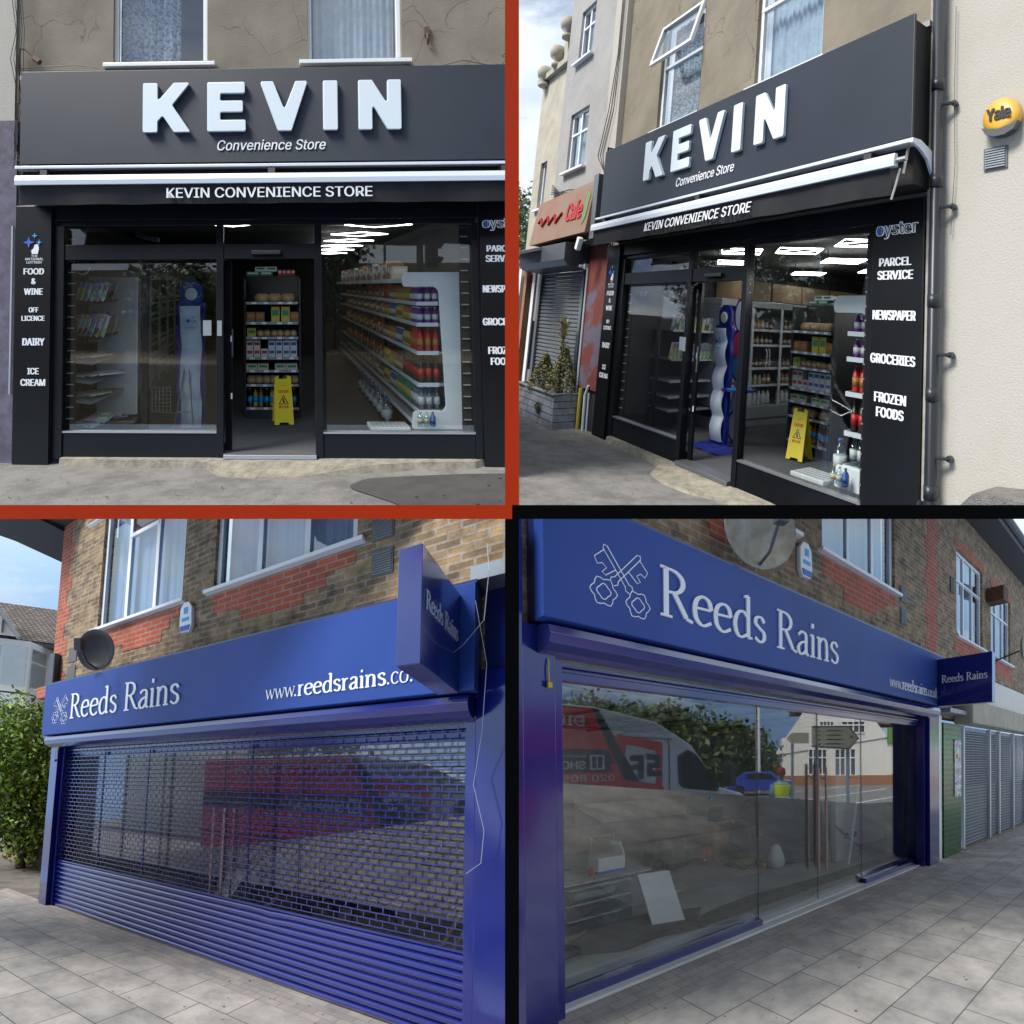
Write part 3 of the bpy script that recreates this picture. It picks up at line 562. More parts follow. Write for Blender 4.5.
    cols=[('p_dark','p_yellow','cyan_print'),('p_yellow','p_red','cyan_print'),('p_orange','p_yellow','cyan_print')]
    for i in range(9):
        a,c_,d=cols[i%3 if i<7 else 0]; cn={'p_dark':'dark','p_yellow':'yellow','p_orange':'orange'}[a]
        bottle_mesh(f,'drink_bottle',a,c_,d,.27,.036,at=(2.64+.083*i,.162,1.80),label=f'{cn} drink bottle on the bottom shelf, end shelving inside {P}',cat='bottle',group=f'{cn} bottles on the bottom shelf inside {P}')
    place('wipes_box',['p_green','p_white'],(.2,.07,.16),'green and white box up top',2.122,(2.68,2.89),w=2.1,cat='box')
    place('wipes_box',['p_white','p_green'],(.17,.07,.16),'white box stacked above the green ones',2.194,(2.80,2.97),w=2.1,cat='box')
    place('red_can',['p_red','p_white'],(.055,.10,.06),'red can on top of the cabinet',2.122,(3.10,3.17,3.24,3.31),w=2.1,cat='can')
    # wet floor sign
    t=thing(f,'wet_floor_sign',f'yellow folding wet floor sign before the shelving inside {P}','floor sign',(3.13,0,1.42))
    for s in (1,-1):
        fs=f.sub(3.13,.66,1.42,R(-8),R(10)*s); b=MB(fs); b.prism([(-.14,-.66),(-.07,-.66),(-.06,-.63),(.06,-.63),(.07,-.66),(.14,-.66),(.125,-.2),(.115,0),(.06,.02),(.06,-.03),(-.06,-.03),(-.06,.02),(-.115,0),(-.125,-.2)],-.008,.008)
        pn=b.out('board',['sign_yellow'],t,bev=.003)
        if s==1:
            b=MB(fs); text(b,'CAUTION',-.075,.075,-.225,-.185,-.009,.001,.01); text(b,'WET FLOOR',-.07,.07,-.435,-.40,-.009,.001,.01); b.m=1
            b.prism([(-.075,-.38),(.075,-.38),(0,-.25)],-.0100,-.0095); b.m=2; b.prism([(-.055,-.37),(.055,-.37),(0,-.272)],-.0108,-.0104); b.m=1; b.prism([(-.01,-.36),(.03,-.36),(.008,-.33),(.01,-.30),(-.01,-.30),(-.015,-.33)],-.0116,-.0112)
            text(b,'2 WET 2',-.045,.045,-.13,-.118,-.009,.001); b.out('print',['print_red','print_black','sign_yellow'],pn)
    # left: magazine stand
    if near==1:
        t=thing(f,'magazine_stand',f'white side panel magazine stand behind the left pane of {P}','display stand',(.75,.26,.8))
        MB(f).box(.42,1.12,.20,2.10,1.05,1.08).out('side_panel',['white_paint'],t,bev=.02)
        MB(f).box(.33,.36,.2,2.1,.30,1.05).out('back_panel',['shop_wall'],t); MB(f).box(.36,.56,.2,1.2,.95,1.045).out('lower_back',['dark_shelf'],t)
        mg=MB(f)
        for v,dd in ((1.79,.75),(1.34,.75)):
            MB(f).add([(.34,v+.02,.35),(.34,v+.02,1.0),(.86,v,1.0),(.80,v-.02,.38),(.34,v,.35),(.34,v,1.0),(.86,v-.02,1.0),(.80,v-.04,.38)],[(0,1,2,3),(4,5,6,7),(0,3,7,4),(3,2,6,7),(2,1,5,6)]).out('tray',['dark_shelf'],t)
        for v in (1.02,.78,.53): MB(f).add([(.34,v+.03,.36),(.34,v+.03,1.0),(.95,v+.05,1.0),(.70,v-.02,.40),(.34,v+.0,.36),(.34,v+.0,1.0),(.95,v+.02,1.0),(.70,v-.05,.40)],[(0,1,2,3),(4,5,6,7),(0,3,7,4),(3,2,6,7),(2,1,5,6)]).out('shelf',['shelf_grey'],t)
        MB(f).box(.36,1.05,.18,.205,.30,1.0).out('base_shelf',['dark_shelf'],t)
        rn=random.Random(5)
        for lv,(v,h) in enumerate(((1.80,.26),(1.35,.29))):
            for i in range(12):
                k=i//6; u=.40+.072*(i%6)+.03*k; w=.45+.30*k; fs=f.sub(u,v+.0+.02*k,w,R(32+rn.uniform(-6,6)),R(12),R(-14)); j=rn.randrange(6)
                MB(fs).box(-.02,.11,0,h-.02*rn.random(),-.004,.004).out('magazine',['magazine_%d'%j],label=f'glossy magazine standing in the {("top","second")[lv]} rack of the stand in {P}',cat='magazine',group=f'magazines in the {("top","second")[lv]} rack of {P}')
        for lv,v in enumerate((1.055,.815,.565)):
            for i in range(2+lv%2):
                u=.50+.17*i; fs=f.sub(u,v+.012*i,.62,R(20+15*i)); MB(fs).box(-.14,.14,0,.018,-.17,.17).out('newspaper',['magazine_%d'%((lv*2+i)%6)] if lv==2 else ['p_white'],label=f'folded newspaper on the {("upper","middle","lower")[lv]} newspaper shelf of {P}',cat='newspaper',group=f'newspapers on the {("upper","middle","lower")[lv]} shelf of {P}')
        for i in range(5):
            fs=f.sub(.62+.05*i,.207+.02*i,.52+.02*i,R(30-8*i)); MB(fs).box(-.17,.2,0,.018,-.13,.15).out('newspaper',['p_white' if i%2 else 'magazine_%d'%i],label=f'newspaper in the loose pile on the lowest shelf of {P}',cat='newspaper',group=f'pile of newspapers on the lowest shelf of {P}')
        MB(f).box(.95,1.30,.27,.31,.25,.5).tube([(1.02,.33,.3),(1.2,.36,.3)],.02).out('box_file',['dark_plastic'],label=f'black tray with a metal clip on the sill of {P}',cat='tray',bev=.008)
        # wire basket stand
        b=MB(f)
        for k in range(7): b.tube([(1.35,.30+.05*k,.9),(1.62,.30+.05*k,.9)],.004,4)
        for k in range(6): b.tube([(1.36+.05*k,.28,.9),(1.36+.05*k,.62,.9)],.004,4)
        for q in (((1.68,.05,.75),(1.80,.85,.9)),((1.95,.05,.75),(1.86,.85,.9)),((1.80,.85,.9),(1.86,.85,.9)),((1.70,.3,.8),(1.92,.3,.8)),((1.62,.08,1.1),(1.80,.85,.9)),((1.35,.28,.9),(1.70,.28,.82))): b.tube(q,.008,5)
        b.out('wire_stand',['steel'],label=f'small wire basket stand on the floor behind the left pane of {P}',cat='stand')
    else:
        t=thing(f,'magazine_stand',f'magazine racks with white uprights behind the left pane of {P}','display stand',(.5,.2,1.1))
        for a in (-.0,): MB(f).box(.13,.16,.2,2.0,.3,1.6).out('back_panel',['shop_wall'],t)
        MB(f).box(.16,1.05,.18,2.0,1.60,1.63).out('side_panel',['dark_shelf'],t)
        for v in (1.62,1.15,.80,.55,.34):
            s_=MB(f).box(.17,.80,v-.02,v,.75,1.595).out('shelf',['shelf_grey'],t); MB(f).box(.801,.806,v-.03,v+.01,.75,1.595).out('price_strip',['strip_white'],s_)
        for u in (.80,): MB(f).box(u,u+.02,.3,2.0,1.10,1.13).out('upright',['strip_white'],t)
        rn=random.Random(9)
        for lv,(v,h) in enumerate(((1.62,.24),(1.15,.28))):
            for i in range(11):
                fs=f.sub(.74,v,.80+.075*i,R(72),R(10)); MB(fs).box(0,.085,0,h-.03*rn.random(),-.004,.004).out('magazine',['magazine_%d'%rn.randrange(6)],label=f'glossy magazine in the {("top","second")[lv]} rack behind the left pane of {P}',cat='magazine',group=f'magazines in the {("top","second")[lv]} rack of {P}')
    # lottery stand: wavy tower
    t=thing(f,'lottery_stand',f'wavy white and blue lottery stand beside the doorway of {P}','display stand',(1.9,0,1.0))
    b=MB(f); b.smooth=True; n=60; vs=[]
    W0=.92
    for i in range(n+1):
        v=.06+1.64*i/n; ph=(v-.06)/.36; z=W0-.05*abs(math.sin(math.pi*ph)); x=.012*math.sin(ph*2.6)
        vs+= [(1.74+x,v,z+.03),(1.78+x,v,z),(1.98+x,v,z),(2.02+x,v,z+.03)]
    b.add(vs,[(4*i+k,4*i+1+k,4*i+5+k,4*i+4+k) for i in range(n) for k in range(3)]); wp=b.out('wavy_front',['lottery_white'],t)
    b=MB(f); b.smooth=False
    L1=[];R1=[]
    for i in range(n+1):
        v=.02+1.72*i/n; ph=(v-.06)/.36; x=.02*math.sin(math.pi*ph)**2
        L1.append((1.70-x,v));R1.append((2.06+x,v))
    b.prism(L1+R1[::-1],W0+.035,W0+.10); b.out('body',['lottery_blue'],t)
    MB(f).box(1.66,2.10,0,.025,W0-.12,W0+.22).out('foot',['lottery_blue'],t,bev=.01)
    b=MB(f); b.lathe(1.88,1.86,W0+.02,[(.05,0),(.085,.01),(.075,.02),(.02,.025)],20,'w'); b.out('topper_face',['p_white'],t)
    b=MB(f); b.prism(rpoly([(1.74,1.70),(2.02,1.70),(2.04,1.95),(1.95,2.05),(1.81,2.05),(1.72,1.95)],.05),W0+.05,W0+.09); b.out('topper',['lottery_blue'],t)
    b=MB(f); b.prism([(1.82,1.50),(1.85,1.53),(1.88,1.50),(1.85,1.47)],W0-.062,W0-.056); b.m=1; b.prism([(1.90,1.55),(1.915,1.565),(1.93,1.55),(1.915,1.535)],W0-.062,W0-.056); b.prism([(1.93,1.50),(1.945,1.515),(1.96,1.50),(1.945,1.485)],W0-.062,W0-.056); text(b,'THE NATIONAL LOTTERY',1.83,1.95,1.40,1.415,W0-.056,.003); b.out('print',['blue_print','cyan_print'],t)
    if near==2:
        b=MB(f)   # lobed shop-side face seen through the doorway
        for i,(v,ru,rv,m) in enumerate(((1.90,.13,.24,1),(1.45,.16,.22,2),(1.12,.15,.19,3),(.62,.11,.22,1),(.25,.17,.22,1))):
            b.m=0; P_=[(ru*1.25*math.cos(a*math.pi/10),rv*1.15*math.sin(a*math.pi/10)) for a in range(20)]
            b.prism([(1.95+.0+p,v+.0+q) for p,q in P_],W0+.30+.004*i,W0+.33+.004*i)
            b.m=m; b.prism([(1.95+p*.78,v+q*.82) for p,q in P_],W0+.292+.004*i,W0+.299+.004*i)
        b.out('lobed_side',['lottery_blue','lottery_white','pink_print','cyan_print'],t)
        b=MB(f); b.lathe(2.12,.80,W0+.2,[(.26,0),(.26,.03)],24); b.m=1; b.lathe(2.12,.83,W0+.2,[(.20,0),(.20,.004)],24); b.out('writing_ledge',['lottery_blue','cyan_print'],t)
        b=MB(f); b.smooth=True; n=14; vs=[(1.6+.85*i/n,.012+.012*math.sin(i*1.1+j*.8),.55+.45*j/8) for j in range(9) for i in range(n+1)]
        b.add(vs,[(j*(n+1)+i,j*(n+1)+i+1,(j+1)*(n+1)+i+1,(j+1)*(n+1)+i) for j in range(8) for i in range(n)]); b.out('door_mat',['mat_blue'],label=f'rumpled blue mat just inside the doorway of {P}',cat='mat')
    # left wall chillers
    t=thing(f,'chiller_cabinet',f'grey open chiller cabinet along the left wall inside {P}','fridge',(.7,0,3.5))
    w0,w1=(1.55,7.2)
    b=MB(f); b.box(.12,.22,.0,2.2,w0,w1); b.box(.22,1.0,2.08,2.2,w0,w1); b.box(.22,1.02,0,.14,w0+.05,w1); b.box(.22,1.05,.14,.36,w0+.05,w1); b.box(.22,.98,.36,2.08,w0,w0+.03); b.box(.22,.98,.36,2.08,w1-.03,w1); b.out('cabinet',['fridge_grey'],t,bev=.01)
    k=w0
    while k<w1+.01:
        MB(f).box(1.0,1.035,.36,2.08,k-.02,k+.02).out('door_post',['strip_white'],t,bev=.004)
        if k+.7<w1+.01:
            for s in (-1,1): 
                b=MB(f); b.tube([(1.045,1.02,k+.35+s*.035),(1.085,1.08,k+.35+s*.035),(1.085,1.30,k+.35+s*.035),(1.045,1.36,k+.35+s*.035)],.009,6); b.out('door_handle',['strip_white'],t)
        k+=.7
    for v in (.71,1.01,1.42,1.69): s_=MB(f).box(.22,.96,v-.02,v,w0+.03,w1-.03).out('shelf',['shelf_grey'],t); MB(f).box(.961,.966,v-.03,v+.012,w0+.03,w1-.03).out('price_strip',['strip_white'],s_)
    pr=[]
    for nm,a,c_,d,h,cn in (('milk_bottle','p_white','p_green',None,.25,'white milk'),('sauce_jar','p_brown','p_dark','p_cream',.17,'brown sauce'),('juice_bottle','p_orange','p_red','p_white',.2,'orange juice'),('yoghurt_bottle','p_cream','p_blue',None,.18,'cream yoghurt'),('dark_jar','p_dark','p_red','p_cream',.18,'dark jar')):
        pr.append((nm,a,c_,d,h,cn))
    for lv,(v,which) in enumerate(((.365,(0,)),(.712,(2,3)),(1.012,(1,4)),(1.422,(3,1,4)),(1.692,(1,2,4)))):
        protos={}; k=w0+.10; j=0
        while k<(5.4 if near==2 else 6.8):
            q=which[(j//5)%len(which)]; nm,a,c_,d,h,cn=pr[q]
            if q not in protos: protos[q]=(bottle_mesh(f,nm,a,c_,d,h,.045 if q==0 else .036,at=(.88,v,k),label=f'{cn} bottle on the {("bottom","second","third","fourth","top")[lv]} chiller shelf inside {P}',cat='bottle',group=f'{cn} bottles on the {("bottom","second","third","fourth","top")[lv]} chiller shelf of {P}'),k)
            else: o,k0=protos[q]; copy(o,f,(0,0,k-k0))
            k+=(.105 if near==2 else .125); j+=1
            if j%13==12: k+=.16
    b=MB(f)
    for i in range(5): b.box(.2,.9,2.22,2.56,2.0+.8*i,2.74+.8*i)
    b.out('cardboard_boxes',['wood_box'],label=f'brown cardboard cartons stored on top of the chillers inside {P}',cat='boxes',kind='stuff')
    # right wall shelving
    t=thing(f,'wall_shelving',f'long white ended drinks shelving along the right wall inside {P}','shelving',(5.1,.2,2.5))
    b=MB(f); b.prism(rpoly([(4.70,.20),(5.36,.20),(5.40,1.2),(5.36,2.13),(4.66,2.13),(4.60,2.05),(4.62,1.95),(5.0,1.95),(5.055,1.90),(5.12,.48),(5.08,.42),(4.72,.42)],.04),.33,.36); b.out('end_panel',['white_paint'],t,bev=.006)
    wl=8.6 if near==1 else 2.6
    MB(f).box(5.36,5.41,0,2.1,.37,wl).out('back_panel',['shelf_grey'],t); MB(f).box(4.68,5.36,2.0,2.06,.37,wl).out('canopy',['strip_white'],t)
    MB(f).box(4.95,5.36,0,.30,.45,wl).out('plinth',['dark_shelf'],t)
    LV=(.42,.75,1.14,1.49,1.75)
    for v in LV+(.30,):
        u0=4.80 if v>.4 else 4.72
        s_=MB(f).box(u0,5.355,v-.03,v,.37,wl).out('shelf',['shelf_grey'],t); MB(f).box(u0-.012,u0-.001,v-.035,v+.012,.36,wl).out('price_strip',['strip_white'],s_); MB(f).box(u0,5.05,v-.035,v+.012,.352,.369).out('end_strip',['strip_white'],s_)
    NM=('bottom','second','third','fourth','top')
    def fill(lv,seq,k,kend,step):
        protos={}; j=0; v=LV[lv]+.002
        while k<kend:
            key=seq[min(j//4,len(seq)-1)] if j<len(seq)*4 else seq[(j*7)%len(seq)]; a,c_,d,h,cn=key
            if key not in protos: protos[key]=(bottle_mesh(f,'drink_bottle',a,c_,d,h,.04,at=(4.85,v,k),label=f'{cn} bottle on the {NM[lv]} drinks shelf inside {P}',cat='bottle',group=f'{cn} bottles on the {NM[lv]} drinks shelf of {P}'),k); 
            else: copy(protos[key][0],f,(0,0,k-protos[key][1]))
            if j<3:
                for e in (.095,.19): copy(protos[key][0],f,(e,0,k-protos[key][1]))
            k+=step*(1+.5*max(0,k-2)/4); j+=1
    BW=('bottle_clear','p_white','p_white',.29,'clear water'); BC=('p_dark','p_dark','p_red',.32,'dark cola'); BR=('p_red','p_red','p_orange',.28,'red drink'); BP=('p_purple','p_white','p_white',.2,'purple drink'); BG=('p_green','p_green','p_yellow',.28,'green drink'); BO=('p_orange','p_red','p_yellow',.2,'orange drink'); BY=('p_yellow','p_dark','p_brown',.22,'yellow drink'); BB=('p_blue','p_white','p_cream',.22,'blue drink'); BN=('p_brown','p_dark','p_cream',.2,'brown drink')
    ke=7.5 if near==1 else .9; kk=.45
    fill(0,(BW,BG,BG,BB,BY,BN),kk,ke,.115); fill(1,(BC,BC,BN,BO,BY),kk,ke,.115); fill(2,(BR,BY,BB,BO,BN),kk,ke,.115); fill(3,(BP,BO,BY,BB,BO),kk,ke,.11); fill(4,(BP,BO,BO,BN,BR),kk,ke,.11)
    # floor water bottles
    if near==1:
        o=bottle_mesh(f,'water_bottle','bottle_clear','p_blue','p_white',.34,.075,at=(4.62,.01,1.45),label=f'big clear water bottle on the floor by the drinks shelving in {P}',cat='bottle',group=f'water bottles on the floor of {P}')
        for i in range(1,14): copy(o,f,(.0+.03*(i%2),0,.19*i))
        # high stacked stock on the canopy
        st=None
        for i in range(34):
            a=('p_cream','p_brown','p_orange','p_blue')[i%4]; k=1.6+.19*i
            carton_mesh(f,'stock_box',[a,'p_white'],(.22,.18+.05*(i%3),.16),at=(4.85,2.062,k),label=f'{a[2:]} stock carton on top of the drinks shelving in {P}',cat='box',group=f'{a[2:]} stock cartons above the drinks shelving of {P}')
    else:
        bottle_mesh(f,'water_bottle','bottle_clear','p_blue','p_white',.36,.07,at=(4.70,.30,.42),label=f'large clear water bottle at the foot of the end panel in {P}',cat='bottle')
    b=MB(f); b.box(4.18,4.66,.20,.25,.22,.52)
    cr=b.out('crate',['p_white'],label=f'white plastic crate lying on the sill behind the right pane of {P}',cat='crate',bev=.01)
    b=MB(f)
    for i in range(8):
        for j in range(4): b.box(4.21+.055*i,4.25+.055*i,.251,.253,.25+.065*j,.285+.065*j)
    b.out('holes',['shelf_grey'],cr)
    for i,(a,c_) in enumerate((('p_cream','p_yellow'),('p_cream','p_yellow'),('p_blue','p_dark'))): bottle_mesh(f,'small_bottle','bottle_clear' if i<2 else 'p_blue',c_,a,.17,.035,at=(4.78+.075*i,.265,.24),label=(f'small clear bottle with yellow cap on the sill of {P}' if i<2 else f'small blue bottle with dark cap on the sill of {P}'),cat='bottle',group=f'small bottles on the sill of {P}' if i<2 else None)
    # lights
    Ls=[(4.4,2.4),(4.4,3.7),(4.4,5.0),(4.4,6.3),(4.4,7.6),(2.75,3.55),(2.6,5.5),(3.25,1.1),(4.45,1.0),(3.1,2.2),(2.45,.75),(1.2,1.6),(1.2,3.4)]
    nm=('first','second','third','fourth','fifth','middle front','middle back','front centre','front right','centre','front left','left front','left back')
    for (u,w),q in zip(Ls,nm):
        if near==2 or q not in ('middle front','middle back','left front','left back','centre','front centre'): rhomb(f,u,w,inner=near==2,label=f'{q} white LED frame light under the ceiling of {P}')
    # round mirror ring at the top left
    b=MB(f); P_=[(.62+.09*math.cos(a*math.pi/10),2.21+.09*math.sin(a*math.pi/10),.25) for a in range(11,21)]; b.tube(P_,.010,6); b.out('cable_loop',['strip_white'],label=f'loop of white cable hanging at the top left pane of {P}',cat='cable')
    MB(f).add([(1.25,2.60,.35),(1.55,2.52,.3),(1.56,2.58,.3),(1.27,2.67,.35),(1.25,2.60,.5),(1.55,2.52,.45),(1.56,2.58,.45),(1.27,2.67,.5)],[(0,1,2,3),(4,5,6,7),(0,1,5,4),(3,2,6,7),(0,3,7,4),(1,2,6,5)]).out('camera_housing',['dark_plastic'],label=f'dark security camera behind the transom pane of {P}',cat='camera',bev=.01)

kevin(K1,'the front-on black shop',1)
kevin(K2,'the angled black shop',2)

# ---- front-on view: left edge, cables, bracket
f=K1
t=thing(f,'neighbouring_wall','pale cream wall strip at the left edge of the front-on black shop','wall',(-.6,-.12,.1)); MB(f).box(-1.6,-.145,4.0,8.5,-.02,.1).out('upper_wall',['render_cream'],t); MB(f).box(-1.6,-.10,-.12,4.0,-.03,.1).out('lower_wall',['purple_paint'],t)
b=MB(f); b.tube([(-.08,4.2,-.06),(-.08,4.88,-.06),(.0,4.86,-.08),(.16,4.72,-.10)],.014,6).tube([(.12,4.74,-.1),(.2,4.68,-.12)],.035,8); b.out('wall_bracket',['rust'],label='rusty cable bracket at the top left corner of the front-on black shop',cat='bracket')
b=MB(f); rn=random.Random(2)
for s in range(5):
    b.tube([(-.2+.02*s,5.6+.1*s,-.05),(-.12+.03*s,5.1,-.07-.01*s),(-.18+.04*s,4.75,-.08),(-.09+.02*s,4.3,-.06),(-.12,3.8-.1*s,-.07),(-.06+.02*s,3.5,-.06)],.005,4)
for s in range(3): b.tube([(-.1,4.6+.02*s,-.04),(.6,4.56+.06*s,-.03),(1.1,4.6,-.03),(1.5+.2*s,4.55,-.03)],.004,4)
b.tube([(4.6,4.62,-.03),(4.9,4.56,-.03),(5.3,4.66,-.03),(5.8,4.55,-.03),(6.1,4.66,-.03)],.005,4)
b.out('cables',['wire'],label='tangle of thin black cables down the left of the front-on black shop',cat='cables',kind='stuff')
MB(f).tube([(4.88,5.0,-.02),(4.88,4.92,-.05),(4.89,4.86,-.02)],.014,6).box(4.85,4.91,4.98,5.08,-.03,-.004).out('wall_fitting',['rust'],label='small rusty fitting on the brown wall right of the front-on windows',cat='fitting')
for i,v in enumerate((1.2,2.2)): MB(f).tube([(-.12,v-.5,-.06),(-.12,v+.5,-.06)],.02,6).out('pipe',['fridge_grey'],label=f'grey pipe {("low","high")[i]} on the left edge of the front-on black shop',cat='pipe')

# ---- angled view: what stands beside the shop
f=K2
t=thing(f,'neighbouring_building','cream rendered wall standing right of the angled black shop','building',(6.6,-.12,.1))
MB(f).box(5.985,9,-.3,7.5,0,.3).out('wall',['render_cream'],t)
MB(f).box(5.962,5.984,-.3,7.5,-.06,.2).out('edge_strip',['stone_ledge'],t)
b=MB(f); b.smooth=True; b.tube([(6.065,-.2,-.09),(6.065,7.4,-.09)],.047,14)
for v in (.55,2.05,3.05,3.9,1.3): b.tube([(6.065,v-.05,-.09),(6.065,v+.05,-.09)],.056,14)
dp=b.out('drainpipe',['pipe_black'],label='black drainpipe between the angled black shop and the cream wall',cat='drainpipe')
for v in (.82,1.62,2.83,3.72): MB(f).tube([(6.09,v,-.09),(6.17,v,-.06),(6.20,v,-.03)],.016,6).tube([(6.19,v,-.05),(6.19,v,-.01)],.026,8).out('bracket',['pipe_black'],dp)
MB(f).tube([(6.19,4.6,-.03),(6.185,3.7,-.03),(6.2,3.2,-.03),(6.17,2.6,-.03)],.003,5).out('wire',['wire'],label='thin wire hanging beside the black drainpipe on the cream wall',cat='wire')
t=thing(f,'alarm_box','round yellow alarm box reading Yale on the cream wall','alarm box',(6.50,3.34,-.05))
b=MB(f); b.smooth=True; b.lathe(6.60,3.49,0,[(.15,-.002),(.152,-.05),(.13,-.08),(.09,-.092),(.0,-.095)],28,'w'); b.out('cover',['alarm_yellow'],t)
b=MB(f); b.prism([(6.455,3.42),(6.49,3.36),(6.56,3.33),(6.64,3.33),(6.71,3.36),(6.745,3.42),(6.68,3.40),(6.60,3.392),(6.52,3.40)],-.088,-.02); b.out('lower_lens',['slate_box'],t)
b=MB(f); text(b,'Yale',6.50,6.70,3.455,3.555,-.097,.003,.012); b.out('lettering',['print_black'],t)
t=thing(f,'air_vent','small dark louvred vent below the yellow alarm box','vent',(6.53,3.09,0))
MB(f).box(6.44,6.63,3.09,3.27,-.012,-.001).out('vent_frame',['vent_grey'],t)
b=MB(f)
for i in range(8): b.box(6.455,6.615,3.105+.02*i,3.115+.02*i,-.022,-.013)
b.out('louvre',['fridge_grey'],t)
b=MB(f); vs=[(6.0,.02,-.35),(6.25,.33,-.35),(6.42,.56,-.35),(6.55,.70,-.35),(6.75,.73,-.35),(7.6,.75,-.35)]
n=len(vs); b.add(vs+[(u,v,-.003) for u,v,w in vs]+[(u,-.3,w) for u,v,w in vs],[(i,i+1,n+i+1,n+i) for i in range(n-1)]+[(i,i+1,2*n+i+1,2*n+i) for i in range(n-1)]); b.out('ramp',['asphalt'],kind='structure')
MB(f).tube([(5.96,.45,-.06),(5.99,.32,-.12),(6.0,.10,-.12)],.03,6).out('pipe_shoe',['pipe_black'],label='pale plastic drain shoe at the foot of the right panel, angled black shop',cat='drain')
# painted pillar and pipes on the left
t=thing(f,'painted_pillar','red and purple painted pillar left of the angled black shop','pillar',(-.45,-.12,.0))
MB(f).box(-.86,-.10,.55,2.98,-.06,.3).out('painted_face',['red_pillar'],t); MB(f).box(-.86,-.10,-.15,.546,-.02,.3).out('base',['wire'],t); MB(f).box(-.865,-.10,2.983,4.3,-.02,.3).out('upper_block',['cream_paint'],t)
MB(f).tube([(-.60,-.15,-.10),(-.60,.55,-.10)],.035,8).out('yellow_pipe',['pipe_yellow'],label='yellow pipe at the foot of the painted pillar',cat='pipe')
MB(f).tube([(-.40,-.13,-.10),(-.42,.45,-.10),(-.36,.62,-.08)],.022,8).tube([(-.30,-.13,-.08),(-.32,.5,-.08)],.014,6).out('white_pipe',['strip_white'],label='thin white pipe beside the yellow pipe at the painted pillar',cat='pipe')
MB(f).tube([(-.82,-.1,-.08),(-.84,2.6,-.08)],.018,6).out('cable_pipe',['strip_white'],label='long pale conduit up the left edge of the painted pillar',cat='pipe')
# neighbours going left
t=thing(f,'grey_building','pale grey rendered building with white windows left of the angled shop','building',(-1.8,-.12,.1))
MB(f).wall(-3.0,-.62,3.0,9.2,-.05,.12,[(-2.45,-1.55,4.62,5.85),(-2.4,-1.7,6.95,8.1)]).out('wall',['render_grey'],t); MB(f).box(-.62,-.14,3.0,9.2,-.10,.12).out('corner_strip',['render_cream'],t)
window(f,t,-2.45,-1.55,4.62,5.85,.0,mull=[-2.0],trans=[(-2.45,-1.55,5.4)],cur='net_curtain'); window(f,t,-2.4,-1.7,6.95,8.1,.0,mull=[-2.05],trans=[(-2.4,-1.7,7.7)],cur='blue_curtain')
MB(f).box(-3.05,-.5,9.2,9.4,-.2,.3).out('parapet',['stone_ledge'],t)
t=thing(f,'cream_building','narrow cream building with parapet knobs farther left of the angled shop','building',(-3.8,-.12,.3))
MB(f).wall(-4.75,-3.02,2.6,7.4,.05,.25,[(-4.3,-3.9,4.1,5.2)]).out('wall',['cream_paint'],t)
for i,(u,v) in enumerate(((-3.25,8.1),(-3.75,7.6),(-4.5,7.35))):
    b=MB(f); b.smooth=True; b.lathe(u,v-.25,.0,[(.14,0),(.14,.08),(.06,.12),(.17,.22),(.20,.34),(.14,.48),(.02,.54)],12); b.out('finial',['cream_paint'],t)
MB(f).box(-3.6,-3.02,7.4,7.9,.05,.25).box(-4.9,-3.02,7.25,7.38,-.05,.05).out('parapet',['cream_paint'],t)
window(f,t,-4.3,-3.9,4.1,5.2,.12,cur='blue_curtain')
t=thing(f,'cafe_sign','faded orange and red cafe fascia sign above grey shutter box','sign',(-1.8,3.1,-.3))
b=MB(f); b.add([(-3.05,3.12,-.42),(-.32,3.16,-.42),(-.32,4.08,-.30),(-3.05,4.0,-.30),(-3.05,3.12,-.06),(-.32,3.16,-.06),(-.32,4.08,-.06),(-3.05,4.0,-.06)],[(0,1,2,3),(4,5,6,7),(0,1,5,4),(3,2,6,7),(0,3,7,4),(1,2,6,5)]); b.out('box',['cafe_orange'],t)
MB(f).box(-.315,-.14,3.05,4.15,-.34,-.08).out('end_panel',['shutter_grey'],t)
fs=f.sub(0,3.14,-.425,0,R(7.4)); b=MB(fs); text(b,'Cafe',-1.35,-.62,.30,.66,-.004,.006,.02); b.tube([(-2.75+.12*i,.42+.10*math.sin(i*2.1),-.012) for i in range(11)],.022,5); b.m=1; b.prism([(-.52,.15),(-.42,.3),(-.40,.7),(-.5,.8),(-.56,.55)],-.008,-.004); b.out('lettering',['cafe_red','leaf_print'],t)
t=thing(f,'roller_shutter','closed grey roller shutter under the cafe sign','shutter',(-2,-.12,0))
b=MB(f)
for i in range(36): v=-.1+.0745*i; b.prism([(.0,v),(-.022,v+.02),(-.022,v+.052),(.0,v+.072)],-3.15,-1.08,'wv')
b.out('curtain',['shutter_grey'],t)
b=MB(f); b.prism([(-.02,2.58),(-.42,2.62),(-.50,2.72),(-.50,3.02),(-.02,3.04)],-3.3,-.90,'wv'); b.out('shutter_box',['slate_box'],t,bev=.006)
MB(f).box(-1.08,-.98,-.1,2.6,-.07,0).box(-3.28,-3.15,-.1,2.6,-.07,0).out('guide_rail',['shutter_grey'],t)
MB(f).box(-.97,-.87,-.12,2.98,-.04,.05).out('grey_post',['slate_box'],t)
t=thing(f,'grey_canopy','grey blue shop canopy at the far left edge of the angled view','canopy',(-3.2,2.9,-.6))
b=MB(f); b.prism([(-.1,3.16),(-.95,2.86),(-.95,2.80),(-.1,3.10)],-4.4,-2.05,'wv'); b.out('awning_sheet',['fridge_grey'],t); MB(f).box(-4.4,-2.05,2.68,2.80,-.97,-.94).out('valance',['slate_box'],t)
